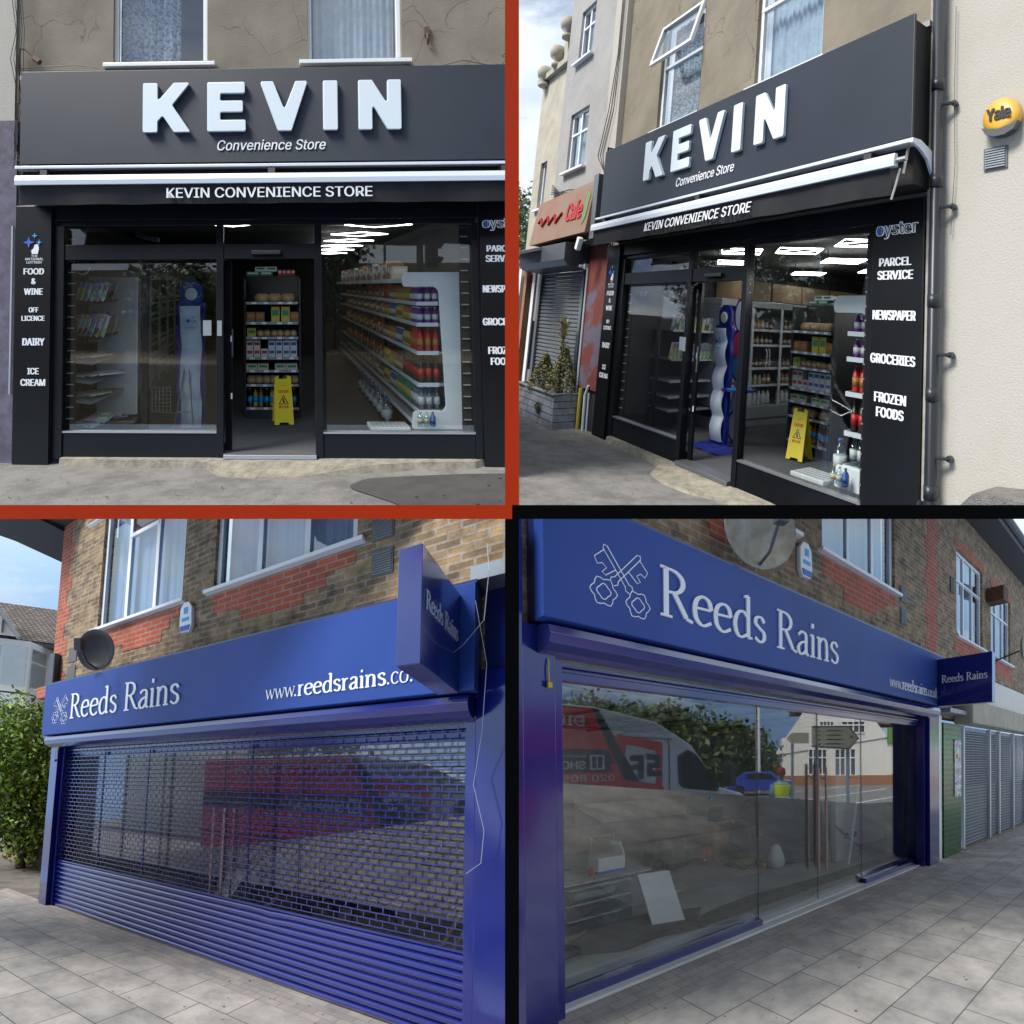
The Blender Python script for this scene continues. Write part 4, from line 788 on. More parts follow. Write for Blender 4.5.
t=thing(f,'floodlight','small white floodlight under the end of the cafe sign','lamp',(-.55,2.95,-.4)); MB(f.sub(-.5,2.98,-.42,0,0,R(-25))).box(-.05,.05,-.12,.1,-.04,.04).out('lamp_head',['white_paint'],t,bev=.012); MB(f).tube([(-.5,3.0,-.4),(-.42,3.1,-.2)],.012,6).out('bracket',['white_paint'],t)
MB(f).box(-.95,-.85,2.58,2.68,-.14,-.06).tube([(-.9,2.63,-.14),(-.9,2.63,-.22)],.03,8).out('camera_box',['white_paint'],label='small white box camera at the top of the painted pillar',cat='camera',bev=.01)
# far shops along the street
t=thing(f,'far_shop','far narrow shopfront with pink and white posts beside the grey shutter','shop',(-4,-.12,.1))
MB(f).box(-6.5,-3.3,-.12,2.9,.1,.3).out('wall',['shutter_grey'],t)
for u,m in ((-3.45,'pink_steel'),(-3.75,'white_paint'),(-4.3,'fence_brown'),(-4.7,'white_paint')): MB(f).box(u-.08,u+.08,-.12,2.75,-.02,.1).out('post',[m],t)
MB(f).box(-3.42,-3.36,.6,1.6,-.10,-.02).out('panel',['slate_box'],t)
# planter
t=thing(f,'planter_box','long grey slatted wooden planter on the pavement before the grey shutter','planter',(-1.65,-.12,-.3))
b=MB(f)
for i in range(5):
    v=-.12+.112*i; b.box(-2.75,-.70,v,v+.100,-.50,-.475); b.box(-.72,-.695,v,v+.100,-.473,-.10); b.box(-2.76,-2.74,v,v+.1,-.473,-.1)
b.out('slats',['planter'],t,bev=.004); MB(f).box(-2.78,-.68,.43,.455,-.53,-.46).box(-.745,-.675,.43,.455,-.458,-.08).out('rim',['planter'],t,bev=.004); MB(f).box(-2.72,-.73,.2,.38,-.47,-.12).out('soil',['bark'],t)
def bush(f,u,v,w,rad,h,n,size,mats,name,lab,cat='shrub',seed=1,cone=True,group=None):
    t=thing(f,name,lab,cat,(u,v,w),group); b=MB(f); rn=random.Random(seed)
    for i in range(n):
        hh=rn.random()**.8; r=rad*((1-hh)*1.15+.12 if cone else math.sqrt(max(.05,1-(2*hh-1)**2)))*rn.uniform(.75,1.05); th=rn.uniform(0,6.28)
        p=Vector((u+r*math.cos(th),v+h*hh,w+r*math.sin(th))); a=Vector((rn.uniform(-1,1),rn.uniform(-.2,1),rn.uniform(-1,1))).normalized(); q=a.cross(Vector((rn.uniform(-1,1),rn.uniform(-1,1),rn.uniform(-1,1)))).normalized(); z=size*rn.uniform(.6,1.4)
        b.m=rn.choice((0,0,1)); b.add([p-a*z,p+q*z*.4,p+a*z,p-q*z*.4],[(0,1,2,3)])
    b.out('foliage',mats,t); MB(f).tube([(u,v-.05,w),(u,v+h*.8,w)],[.03,.01],6).out('stem',['bark'],t); return t
bush(f,-1.85,.40,-.28,.24,.62,1700,.03,['leaf_olive','leaf_a'],'topiary_shrub','clipped cone topiary shrub in the far end of the slatted planter',seed=3)
bush(f,-.98,.40,-.28,.26,.80,2200,.03,['leaf_olive','leaf_a'],'topiary_shrub','clipped cone topiary shrub in the near end of the slatted planter',seed=4)
t=thing(f,'cordyline','spiky cordyline plant rising between the two topiary shrubs','plant',(-1.15,.4,-.28)); b=MB(f); rn=random.Random(8)
for hgt in (1.15,1.35,1.5):
    for i in range(34):
        th=rn.uniform(0,6.28); el=rn.uniform(.1,1.4); l_=rn.uniform(.18,.30); d=Vector((math.cos(th)*math.cos(el),math.sin(el),math.sin(th)*math.cos(el))); p=Vector((-1.12,hgt,-.28)); e=p+d*l_; m=p+d*l_*.5+Vector((0,.02,0)); s=Vector((-math.sin(th),0,math.cos(th)))*.014
        b.add([p-s,m-s,e-Vector((0,.05*math.cos(el),0)),m+s,p+s],[(0,1,2,3,4)])
b.out('leaf_blades',['leaf_olive'],t); MB(f).tube([(-1.13,.3,-.28),(-1.12,1.5,-.28)],[.035,.02],6).out('trunk',['bark'],t)
bush(f,-1.3,.10,-.53,.06,.14,90,.03,['leaf_bright','leaf_b'],'weed','small green weed growing from the planter slats',cat='weed',seed=6,cone=False)
def tree(f,u,v,w,h,rad,n,size,mats,lab,seed=1,trunk=.18,group=None,name='tree',vr=None):
    t=thing(f,name,lab,'tree',(u,v,w),group); vr=vr or rad*1.05; cy=v+h-vr; b=MB(f); b.two=True; b.leaves((u,cy,w),(rad,vr,rad),n,size,seed); b.out('crown',mats,t)
    rn=random.Random(seed); b=MB(f); b.smooth=True; b.tube([(u,v-.1,w),(u+.05,v+(h-vr)*.5,w),(u,cy,w)],[trunk,trunk*.75,trunk*.5],8)
    for i in range(6): th=i*1.05; b.tube([(u,cy-vr*.4+.1*i,w),(u+rad*.3*math.cos(th),cy,w+rad*.3*math.sin(th)),(u+rad*.7*math.cos(th),cy+vr*.4,w+rad*.7*math.sin(th))],[trunk*.4,trunk*.25,trunk*.08],5)
    b.out('trunk',['bark'],t); return t
tree(f,-13.5,-.12,1.2,6.6,1.9,9000,.11,['leaf_a','leaf_b'],'green leafy tree far down the street left of the cream building',seed=11)
MB(f).box(-12,-5.5,-.12,3.4,1.5,2.0).out('far_wall',['cream_paint'],label='low pale wall far down the street in front of the leafy tree',cat='wall')
b=MB(f)
for k in range(5): b.tube([(-.15,4.3-.12*k,-.12),(-.9-.1*k,4.02-.05*k,-.16),(-2.0,4.2-.06*k,-.1),(-3.0,4.25+.05*k,-.1)],.012,5)
for k in range(3): b.tube([(-.30+.05*k,8.5,-.14),(-.28+.04*k,6.4,-.14),(-.45+.1*k,5.4,-.14),(-.7+.1*k,4.6,-.15),(-.35,4.25,-.16),(-.2,3.6,-.14)],.009,5)
b.tube([(-.10,4.6,-.05),(-.12,4.25,-.2),(-.12,3.3,-.2)],.014,5)
b.out('cables',['wire'],label='drooping black cables across the grey building above the cafe sign',cat='cables',kind='stuff')
MB(f).tube([(-.14,4.62,-.02),(-.13,4.62,-.22),(.06,4.55,-.30)],.02,6).tube([(-.13,4.62,-.22),(-.13,4.40,-.22)],.02,6).out('wall_bracket',['rust'],label='rusty bracket at the upper left corner of the angled fascia sign',cat='bracket')

# ---- what stands across the street from the black shops (seen in the glass)
def person(f,u,v,w,yaw,lab,top,legs,hat=None,skin='skin',arms='phone',hair='hair_dark',vest=None,h=1.0,drop=0):
    g=f.sub(u,v,w,yaw); t=thing(g,'person',lab,'person',(0,0,0))
    J=[(0,.98,0),(0,1.20,0),(0,1.42,0),(0,1.52,0),(0,1.66,-.01),(.10,.93,0),(.12,.50,-.02),(.12,.09,.02),(.13,.03,-.13),(-.10,.93,0),(-.12,.50,-.02),(-.12,.09,.02),(-.13,.03,-.13),(.19,1.40,0),(.25,1.14,.02),(.12,1.22,-.26),(.04,1.30,-.33),(-.19,1.40,0),(-.25,1.14,.02),(-.12,1.22,-.26),(-.04,1.30,-.33)]
    if arms=='down': J[15]=(.24,.88,-.06);J[16]=(.23,.78,-.07);J[19]=(-.24,.88,-.06);J[20]=(-.23,.78,-.07)
    E_=[(0,1),(1,2),(2,3),(3,4),(0,5),(5,6),(6,7),(7,8),(0,9),(9,10),(10,11),(11,12),(2,13),(13,14),(14,15),(15,16),(2,17),(17,18),(18,19),(19,20)]
    RR=[.13,.13,.12,.055,.095,.095,.065,.045,.03,.095,.065,.045,.03,.06,.045,.035,.03,.06,.045,.035,.03]
    me=bpy.data.meshes.new('body'); me.from_pydata([g.A@Vector(q) for q in J],E_,[]); o=bpy.data.objects.new('body',me); COL.objects.link(o); o.parent=t; WP[o.name]=WP[t.name]; FR[o.name]=g.key
    m=o.modifiers.new('skin','SKIN'); 
    for i,sv in enumerate(me.skin_vertices[0].data): sv.radius=(RR[i],RR[i]); sv.use_root=(i==0)
    m2=o.modifiers.new('sub','SUBSURF'); m2.levels=1; m2.render_levels=1; me.materials.append(M[skin])
    b=MB(g); b.smooth=True; b.lathe(0,1.56,-.01,[(.05,-.02),(.085,.05),(.095,.12),(.085,.19),(.04,.235)],12); b.tube([(0,1.66,-.09),(0,1.645,-.125),(0,1.63,-.10)],.014,5); b.out('head',[skin],t)
    b=MB(g); b.smooth=True; b.lathe(0,1.66,.0,[(.104,-.03),(.104,.05),(.09,.12),(.03,.15)],12)
    if hat: b.smooth=False; b.box(-.07,.07,1.69,1.705,-.20,-.08)
    b.out('cap' if hat else 'hair',[hat or hair],t)
    b=MB(g); b.smooth=True; b.lathe(0,.9,0,[(.17,0),(.165,.2),(.20,.45),(.19,.52),(.08,.60)],14)
    for s,(a,c_,d) in ((1,(13,14,15)),(-1,(17,18,19))): b.tube([J[a],J[c_],J[d]],[.075,.06,.045],8)
    b.out('shirt',[top],t)
    b=MB(g); b.smooth=True; b.lathe(0,.82,0,[(.15,0),(.175,.05),(.165,.14)],12)
    for s in (1,-1): b.tube([(.09*s,.92,0),(.115*s,.5,-.02),(.12*s,.08,.02)],[.105,.08,.065],8)
    b.out('trousers',[legs],t)
    b=MB(g)
    for s in (1,-1): b.box(.125*s-.045,.125*s+.045,0,.08,-.17,.09)
    b.out('shoes',['wire'],t,bev=.02)
    if vest: 
        b=MB(g); b.smooth=True; b.lathe(0,.95,0,[(.185,0),(.185,.2),(.215,.42),(.16,.50)],14); b.out('vest',[vest],t); b=MB(g); b.lathe(0,1.08,0,[(.19,0),(.192,.05)],14); b.out('reflective_band',['white_paint'],t)
    if arms=='phone': MB(g).box(-.04,.04,1.30,1.44,-.36,-.35).out('phone',['print_black'],label='black phone held up by '+lab[:40],cat='phone')
    return t
A1=K1.across(0)
t=thing(A1,'traffic_light','black three lamp traffic light on the far kerb opposite the front-on shop','traffic light',(7.7,-.1,11.5))
MB(A1).tube([(7.72,-.1,11.5),(7.72,4.2,11.5)],.11,8).out('pole',['print_black'],t)
b=MB(A1); b.box(7.9,8.25,2.55,3.95,11.3,11.6)
for v in (2.75,3.2,3.65): b.prism([(11.3,v+.16),(10.95,v+.10),(11.3,v-.05)],7.92,8.35,'wv')
b.out('lamp_housing',['print_black'],t)
tree(A1,-.4,-.1,11.4,3.2,1.3,2500,.12,['leaf_a','leaf_b'],'round tree mirrored in the left pane of the front-on shop',seed=21)
tree(A1,4.0,-.1,10.4,4.6,1.7,3500,.12,['leaf_a','leaf_b'],'tall dark tree across the road from the front-on doorway',seed=22)
b=MB(A1); b.box(-16,5,-1.9,2.55,12.5,14).box(5.05,14,-1.9,2.75,12.6,14).box(-16,14,-1.9,-.2,9.0,12.4); b.out('terrace_sky_block',['wood_box'],label='row of low houses opposite, base deepened to block sky reflected in the front-on shop',cat='building')  # houses opposite, base extended downward to keep bright sky out of the pane reflections
MB(A1).tube([(6.6,-.1,11.6),(6.6,3.9,11.6)],.045,6).out('lamp_post',['wire'],label='slim lamp post across the road from the front-on shop',cat='lamp post')
person(A1,3.72,-.12,5.0,R(180),'dark clothed person photographing from the road before the front-on shop','print_black','trousers')
A2=K2.across(0,1.7)
tree(A2,-1.2,-.1,6.6,6.4,2.7,7000,.13,['leaf_a','leaf_b'],'broad dark tree across the road from the angled shop',seed=23)
tree(A2,-4.8,-.1,5.6,3.5,1.3,2500,.12,['leaf_a','leaf_b'],'lower tree farther along the road from the angled shop',seed=24)

# ================================================================ THE BLUE ESTATE AGENT'S SHOP (two views)
def reeds(f,P,view):
    right=7.7 if view==3 else 15.5
    # setting
    MB(f).box(-.0,7.4,-.10,-.004,.36,7.6).out('floor',['concrete_floor'],kind='structure')
    MB(f).quad((0,2.72,.30),(7.4,2.72,.30),(7.4,2.72,7.6),(0,2.72,7.6)).out('ceiling',['ceiling_grey'],kind='structure')
    MB(f).box(-.1,0,-.1,2.72,.3,7.7).out('wall',['plaster'],kind='structure'); MB(f).box(7.4,7.5,-.1,2.72,.3,7.7).out('wall',['plaster'],kind='structure'); MB(f).box(0,7.4,-.1,2.72,7.6,7.7).out('wall',['plaster'],kind='structure')
    # pavement of slabs with a band of small blocks along the shop
    def sheet(pts,v,th,name,m):
        b=MB(f); n=len(pts); b.add([(u,v,w) for u,w in pts]+[(u,v-th,w) for u,w in pts],[tuple(range(n)),tuple(range(2*n-1,n-1,-1))]+[(i,(i+1)%n,(i+1)%n+n,i+n) for i in range(n)]); b.out(name,[m],kind='structure')
    if view==4: sheet([(-.55,-.45),(0,-.45),(.6,-1.05),(2.42,-2.80),(4.3,-2.40),(8.8,-1.45),(20,-.9),(20,-.45)],0,.1,'pavement','paving_slab'); sheet([(-.55,.02),(-.55,-.447),(20,-.447),(20,.02)],-.002,.1,'paving_band','paving_block')
    else: sheet([(-.9,-.45),(-.6,-1.0),(.7,-1.4),(2.3,-2.0),(3.9,-2.75),(4.7,-2.3),(5.5,-1.2),(6.5,-.45)],0,.1,'pavement','paving_slab'); sheet([(-1.6,.02),(-1.3,-.447),(8,-.447),(8,.02)],-.002,.1,'paving_band','paving_block'); sheet([(-9,-.5),(-1.5,-.1),(-1.6,.02),(-.5,.04),(-.5,12),(-9,12)],-.01,.1,'side_road','asphalt')
    b=MB(f); rn=random.Random(view)
    for i in range(110):
        u=rn.uniform(-.5,8); w=rn.uniform(-2.2,-.1); s_=rn.uniform(.006,.016)
        if (view==4 and w>-.9*(u+.1) ) or (view==3 and w>-1.3): b.add([(u+s_*math.cos(a*1.05)*rn.uniform(.8,1.2),.0015,w+s_*math.sin(a*1.05)*rn.uniform(.8,1.2)) for a in range(6)],[tuple(range(6))])
    b.out('gum_spots',['vent_grey'],kind='stuff',label=f'dark gum spots scattered over the paving of {P}',cat='gum spots')
    b=MB(f); b.box(-.1,7.45,-.1,.018,.03,.34); b.out('threshold',['concrete_floor'],kind='structure')
    # building
    t=thing(f,'brick_building',f'brown stock brick upper storey with white windows over {P}','building',(3.4,2.8,.05))
    H=[(.93,3.0,4.58,6.75),(3.60,5.63,4.57,6.75)]
    if view==4: H+=[(8.4,10.1,4.45,6.25),(10.75,12.5,4.45,6.15)]
    MB(f).wall(-.45,right,2.72,7.3,-.03,.2,H).out('wall',['brick_stock'],t)
    fr=window(f,t,.93,3.0,4.58,6.75,.02,mull=[1.62,2.32],trans=[(1.62,2.32,6.0)],cur='blue_curtain',back='blue_curtain',fw=.075)
    window(f,t,3.60,5.63,4.57,6.75,.02,mull=[4.31,4.99],trans=[],cur='blue_curtain',back='blue_curtain',fw=.075)
    if view==3:
        MB(f).box(1.66,2.28,6.04,6.72,.075,.09).out('red_curtain',['red_curtain'],t)
        for (u,v,ww,hh,yy) in ((.96,6.62,.62,.55,38),(2.36,6.62,.6,.5,30)):
            fs=f.sub(u,v,0,0,R(yy)); b=MB(fs); 
            for x in ((0,ww,-.05,0),(0,ww,-hh,-hh+.05),(0,.05,-hh+.05,-.05),(ww-.05,ww,-hh+.05,-.05)): b.box(*x,-.03,.02)
            o=b.out('open_sash',['white_upvc'],t,bev=.004); MB(fs).quad((.05,-hh+.05,0),(ww-.05,-hh+.05,0),(ww-.05,-.05,0),(.05,-.05,0)).out('pane',['win_glass'],o)
    if view==4:
        for (a,c_,lo,hi) in H[2:]: window(f,t,a,c_,lo,hi,.02,mull=[a+(c_-a)/3,a+2*(c_-a)/3],trans=[(a,c_,hi-.6)],cur='net_curtain',back='room_dark')
        b=MB(f)
        q=[]; n=24
        for i in range(n): b.box(6.92-(.09 if i%4<2 else 0),7.32+(.09 if i%4>1 else 0),3.85+.15*i,4.0+.15*i,-.034,-.0305)
        b.box(8.3,10.2,6.27,6.45,-.034,-.0305); b.box(10.7,12.6,6.17,6.35,-.034,-.0305); b.prism([(8.3,4.40),(10.2,4.40),(10.2,4.1),(9.8,4.1),(9.8,3.9),(8.6,3.9),(8.6,4.15),(8.3,4.15)],-.034,-.0305); b.prism([(10.7,4.40),(12.6,4.40),(12.6,4.0),(10.7,4.1)],-.034,-.0305)
        b.out('red_brickwork',['brick_red'],t)
        MB(f).box(5.9,right,7.05,7.3,-.55,-.031).out('eave_soffit',['wire'],t); MB(f).tube([(5.9,7.25,-.6),(right,7.25,-.6)],.08,8).out('gutter',['slate_box'],t)
    b=MB(f)
    for i in range(26): b.box(-.452,-.15+(.13 if i%4<2 else 0),3.72+.15*i,3.87+.15*i,-.034,-.0305)
    b.out('red_quoin',['brick_red'],t)
    for pts in ([(1.15,4.52),(2.98,4.52),(2.98,4.38),(2.78,4.38),(2.78,4.24),(2.62,4.24),(2.62,4.08),(1.7,4.08),(1.7,4.2),(1.15,4.2)],[(3.60,4.51),(5.62,4.51),(5.62,4.33),(5.28,4.33),(5.28,4.18),(5.0,4.18),(5.0,4.06),(4.1,4.06),(4.1,4.22),(3.60,4.27)]):
        b=MB(f); b.prism(pts,-.036,-.031); b.out('red_apron',['brick_red'],t)
    if view==3:
        b=MB(f); b.prism([(-.031,6.85),(-.95,6.75),(-.95,6.95),(-.031,7.25)],-1.7,right,'wv'); b.out('eave',['wire'],t)
        b=MB(f); b.box(-1.6,-.46,6.76,7.2,-.9,2.0); b.out('side_eave',['wire'],t)
        MB(f).box(-.455,-.35,0,7.0,.2,6).out('side_wall',['brick_red'],t)
        MB(f).box(6.78,7.5,3.72,3.84,-.3,-.04).out('lead_flashing',['steel'],t)
    # vents on the wall
    for i,v in enumerate((4.26,4.62)):
        o=MB(f).box(5.80,6.02,v-.13,v+.13,-.045,-.0305)
        o=o.out('air_vent',['vent_grey'],label=f'{("lower","upper")[i]} square grey louvred vent beside the window of {P}',cat='vent'); b=MB(f)
        for k in range(9): b.box(5.815,6.005,v-.115+.025*k,v-.103+.025*k,-.056,-.0455)
        b.out('louvre',['shutter_grey'],o)
    if view==3:
        for i,v in enumerate((3.95,4.28)): MB(f).box(.10,.36,v-.13,v+.13,-.042,-.0305).out('air_brick',['vent_grey'],label=f'{("lower","upper")[i]} dark air brick by the left quoin of {P}',cat='vent')
        MB(f).box(-.36,-.16,3.7,4.35,-.16,-.036).out('cable_box',['slate_box'],label=f'tall grey cable box at the left corner of {P}',cat='box',bev=.02)
    else:
        MB(f).box(8.03,8.2,5.25,5.55,-.05,-.0305).out('air_brick',['wire'],label='small dark vent between the brick pier and the white window',cat='vent')
        MB(f).box(10.35,10.75,5.62,5.95,-.42,-.0305).out('lantern_box',['rust'],label='brown box fixed to the brick wall between two far windows',cat='box',bev=.01)
        b=MB(f); b.smooth=True; b.lathe(11.0,4.55,-.75,[(.0,.14),(.22,.09),(.38,.02),(.42,0),(.38,.0),(.2,.06)],18,'w'); b.out('satellite_dish',['dish_grey'],label='far grey satellite dish below the last window of the brick terrace',cat='satellite dish')
        MB(f).tube([(11,4.5,-.6),(11.05,4.35,-.03)],.02,6).out('dish_arm',['wire'],label='dark arm carrying the far grey dish',cat='bracket')
    # alarm
    t=thing(f,'alarm_box',f'white hexagonal alarm box with blue base between the windows of {P}','alarm box',(3.18,4.1,-.06))
    hx=[(3.06,4.17),(3.10,4.08),(3.26,4.08),(3.30,4.17),(3.28,4.42),(3.22,4.50),(3.12,4.50),(3.06,4.42)]
    b=MB(f); b.prism(hx,-.10,-.031); b.out('cover',['white_paint'],t,bev=.015); b=MB(f); b.prism([(3.085,4.165),(3.11,4.10),(3.25,4.10),(3.275,4.165)],-.112,-.101); b.out('blue_base',['blue_print'],t); b=MB(f); b.box(3.14,3.22,4.33,4.42,-.1035,-.101); b.box(3.16,3.2,4.35,4.39,-.1050,-.1036); b.box(3.11,3.25,4.23,4.28,-.1035,-.101); b.out('print',['cyan_print'],t)
    # fascia
    t=thing(f,'fascia_sign',f'wide blue fascia reading Reeds Rains with web address on {P}','sign',(3.4,2.83,-.2))
    MB(f).box(0,6.83,2.83,3.69,-.345,-.20).out('panel',['blue_fascia'],t,bev=.005); MB(f).box(.02,6.81,2.85,3.70,-.198,-.032).out('housing',['blue_dark'],t)
    MB(f).box(-.01,6.84,3.692,3.715,-.33,-.032).out('flashing',['blue_dark'],t)
    b=MB(f); b.prism([(-.19,2.828),(-.30,2.80),(-.325,2.74),(-.30,2.68),(-.22,2.64),(-.06,2.63),(-.06,2.828)],.05,6.78,'wv'); b.out('shutter_box',['blue_frame'],t,bev=.004)
    b=MB(f); serif(b,'Reeds Rains',.88,3.46,3.05,.385,-.346,.014,tk=.088,th=.034); b.out('letters',['letter_silver'],t)
    b=MB(f); serif(b,'www',4.80,5.17,2.95,.16,-.346,.006,tk=.07,th=.03); serif(b,'.reedsrains',5.15,6.12,2.95,.17,-.346,.006,tk=.11,th=.045); serif(b,'.co.uk',6.12,6.55,2.95,.16,-.346,.006,tk=.07,th=.03); b.out('web_address',['letter_silver'],t)
    b=MB(f)   # raised outline of two crossed keys
    def ring(cx,cy,r,k,r2=0,n=24): b.tube([(cx+(r+r2*math.cos(k*a*2*math.pi/n))*math.cos(a*2*math.pi/n),cy+(r+r2*math.cos(k*a*2*math.pi/n))*math.sin(a*2*math.pi/n),-.347) for a in range(n+1)],.0042,5)
    def key(cx,cy,dx,dy,sg):
        l_=math.hypot(dx,dy); dx/=l_; dy/=l_; nx,ny=-dy,dx
        ring(cx,cy,.095,6,.012); ring(cx,cy,.05,4,.006)
        q=lambda a,c_:(cx+dx*a+nx*c_,cy+dy*a+ny*c_,-.347)
        b.tube([q(.10,.02),q(.13,.035),q(.15,.02),q(.44,.02),q(.46,0),q(.44,-.02),q(.15,-.02),q(.13,-.035),q(.10,-.02)],.0042,5)
        b.tube([q(.28,.02*sg),q(.28,.12*sg),q(.31,.13*sg),q(.32,.08*sg),q(.36,.09*sg),q(.37,.13*sg),q(.42,.12*sg),q(.43,.02*sg)],.0042,5)
    key(.42,3.10,.26,.30,-1); key(.70,3.07,-.26,.34,1)
    b.out('key_emblem',['letter_silver'],t)
    # projecting sign
    t=thing(f,'projecting_sign',f'blue projecting sign reading Reeds Rains at the right end of {P}','sign',(6.64,2.82,-.8))
    MB(f).box(6.56,6.72,2.81,3.61,-1.22,-.35).out('box',['blue_frame'],t,bev=.006)
    for ax,sgn,w in ((6.56,1,0),(6.72,-1,0)):
        b=MB(f)
        g=f.sub(ax,0,0,R(90) if sgn>0 else R(-90)); b=MB(g)
        u0=-(-.42) if sgn>0 else -1.12
        # local u runs outwards along the sign; text plane is local w
        if sgn>0: serif(b,'Reeds Rains',.42,1.15,3.20,.125,-.003,.004,tk=.11,th=.05)
        else: serif(b,'Reeds Rains',-1.15,-.42,3.20,.125,-.003,.004,tk=.11,th=.05)
        b.out('letters',['letter_dim'] if view==3 else ['letter_silver'],t)
    if view==3:
        MB(f).tube([(6.9,4.0,-.3),(6.95,3.7,-.45),(6.93,3.3,-.5),(6.80,3.12,-.55),(6.70,3.08,-.5)],.003,5).tube([(6.85,3.5,-.42),(6.93,3.0,-.40),(6.88,2.5,-.3),(6.80,2.1,-.2),(6.88,1.75,-.2),(6.86,1.5,-.2),(6.74,1.4,-.15)],.003,5).out('wire',['fridge_grey'],label=f'loose thin wire hanging behind the projecting sign of {P}',cat='wire')
    # frame and pillars
    t=thing(f,'blue_shopfront',f'glossy deep blue metal frame and pillars around {P}','shopfront',(3.4,0,0))
    MB(f).box(-.07,.17,0,2.828,-.12,.3).out('pillar',['blue_frame'],t,bev=.006)
    b=MB(f); b.box(.175,.25,0,2.63,-.05,.10); b.out('guide_rail',['blue_frame'],t,bev=.004); b=MB(f); b.box(6.70,6.775,0,2.63,-.05,.10); b.out('guide_rail',['blue_frame'],t,bev=.004)
    if view==3:
        MB(f).box(6.785,7.9,0,3.05,-.09,.3).out('pillar',['blue_frame'],t,bev=.006); MB(f).box(6.84,7.9,3.055,3.72,-.06,.2).out('upper_panel',['blue_dark'],t,bev=.004)
        MB(f).box(-.45,-.073,2.83,3.68,-.10,.3).out('side_return',['blue_dark'],t)
    else:
        MB(f).box(6.785,7.22,0,2.828,-.12,.3).out('pillar',['blue_frame'],t,bev=.006)
        MB(f).box(-.5,-.073,0,3.6,-.20,.3).out('side_pillar',['blue_frame'],t,bev=.01)
    MB(f).box(.25,6.70,2.50,2.625,.06,.16).out('head_rail',['blue_frame'],t,bev=.004)
    for i in range(2): MB(f).box(.25,6.70,2.56+.03*i,2.58+.03*i,.03-.03*i,.06-.0*i).out('bottom_rail',['blue_frame'],t,bev=.002)
    # padlock
    MB(f).box(.105,.135,2.40,2.44,-.155,-.125).tube([(.12,2.60,-.135),(.115,2.52,-.14),(.12,2.44,-.14)],.005,6).out('padlock',['pipe_yellow'] if view==4 else ['steel'],label=f'small padlock on a chain at the top left pillar of {P}',cat='padlock',bev=.005)
    if view==3:
        t=thing(f,'roller_shutter','blue roller shutter, brick slot grille above solid ribbed laths','shutter',(3.4,0,0))
        b=MB(f); b.smooth=True
        n=10
        for i in range(n):
            v=.0+.0745*i; pr=[(0.0+.012,v),(-.004,v+.008),(-.020,v+.022),(-.024,v+.037),(-.020,v+.052),(-.004,v+.066),(.012,v+.0745)]
            m=46; vs=[]; 
            for k in range(m+1):
                u=.24+6.47*k/m; dip=-.012*max(0,1-abs(u-4.75)/.22) if i>=n-2 else 0
                vs+= [(u,y+dip+.002*math.sin(u*2.3+i),x) for x,y in pr]
            b.add(vs,[(7*k+j,7*k+7+j,7*k+8+j,7*k+1+j) for k in range(m) for j in range(6)])
        b.out('solid_laths',['blue_frame'],t)
        MB(f).box(.24,6.71,.745,.765,-.02,.012).out('lath_edge',['blue_frame'],t)
        b=MB(f); r=0; v=.80
        while v<2.64:
            b.box(.24,6.71,v-.005,v+.005,-.004,.004)
            u=.25+(.0625 if r%2 else 0)
            while u<6.70: b.box(u-.004,u+.004,v+.0051,v+.0574,-.0035,.0035); u+=.125
            v+=.0625; r+=1
        b.out('slotted_grille',['blue_frame'],t)
        for u in (1.35,2.45,4.35): MB(f).box(u-.012,u+.012,.77,2.62,.025,.045).out('tension_strip',['blue_dark'],t)
    # glazing
    t=thing(f,'glass_front',f'frameless glass front with double door behind {P}' if view==3 else f'frameless glass front with double door of {P}','shopfront glazing',(3.5,0,.2))
    for i,(a,c_) in enumerate(((.25,2.60),(2.61,3.78),(3.79,4.93),(4.94,6.88))): 
        MB(f).box(a,c_,.09 if i in (0,3) else .03,2.60,.20,.21).out('glass_pane',['reeds_glass'],t)
    for u in (2.605,3.785,4.935): MB(f).box(u-.006,u+.006,.03,2.6,.195,.197).out('glass_edge',['wire'],t)
    MB(f).box(.25,2.6,.0,.088,.12,.24).out('sill_rail',['blue_frame'],t,bev=.004); MB(f).box(4.94,6.9,.0,.088,.12,.24).out('sill_rail',['blue_frame'],t,bev=.004)
    MB(f).box(2.62,4.92,.0,.022,.15,.25).out('floor_track',['white_paint'],t)
    for u,m in ((3.70,'pink_steel'),(3.88,'pink_steel')):
        b=MB(f); b.tube([(u,.42,.12),(u,1.80,.12)],.018,8).tube([(u,.55,.12),(u,.55,.2)],.01,6).tube([(u,1.65,.12),(u,1.65,.2)],.01,6).tube([(u-.0,.42,.29),(u-.0,1.80,.29)],.016,8); b.out('door_handle',[m],t)
    for u,v in ((2.7,.5),(2.67,.2),(3.6,.62),(3.7,.15),(1.9,1.5),(3.4,1.4),(3.2,.12),(4.6,.8),(1.8,.88)): MB(f).box(u-.008,u+.008,v-.01,v+.01,.192,.199).out('blue_dot_sticker',['cyan_print'],t)
    # interior common
    Q=P
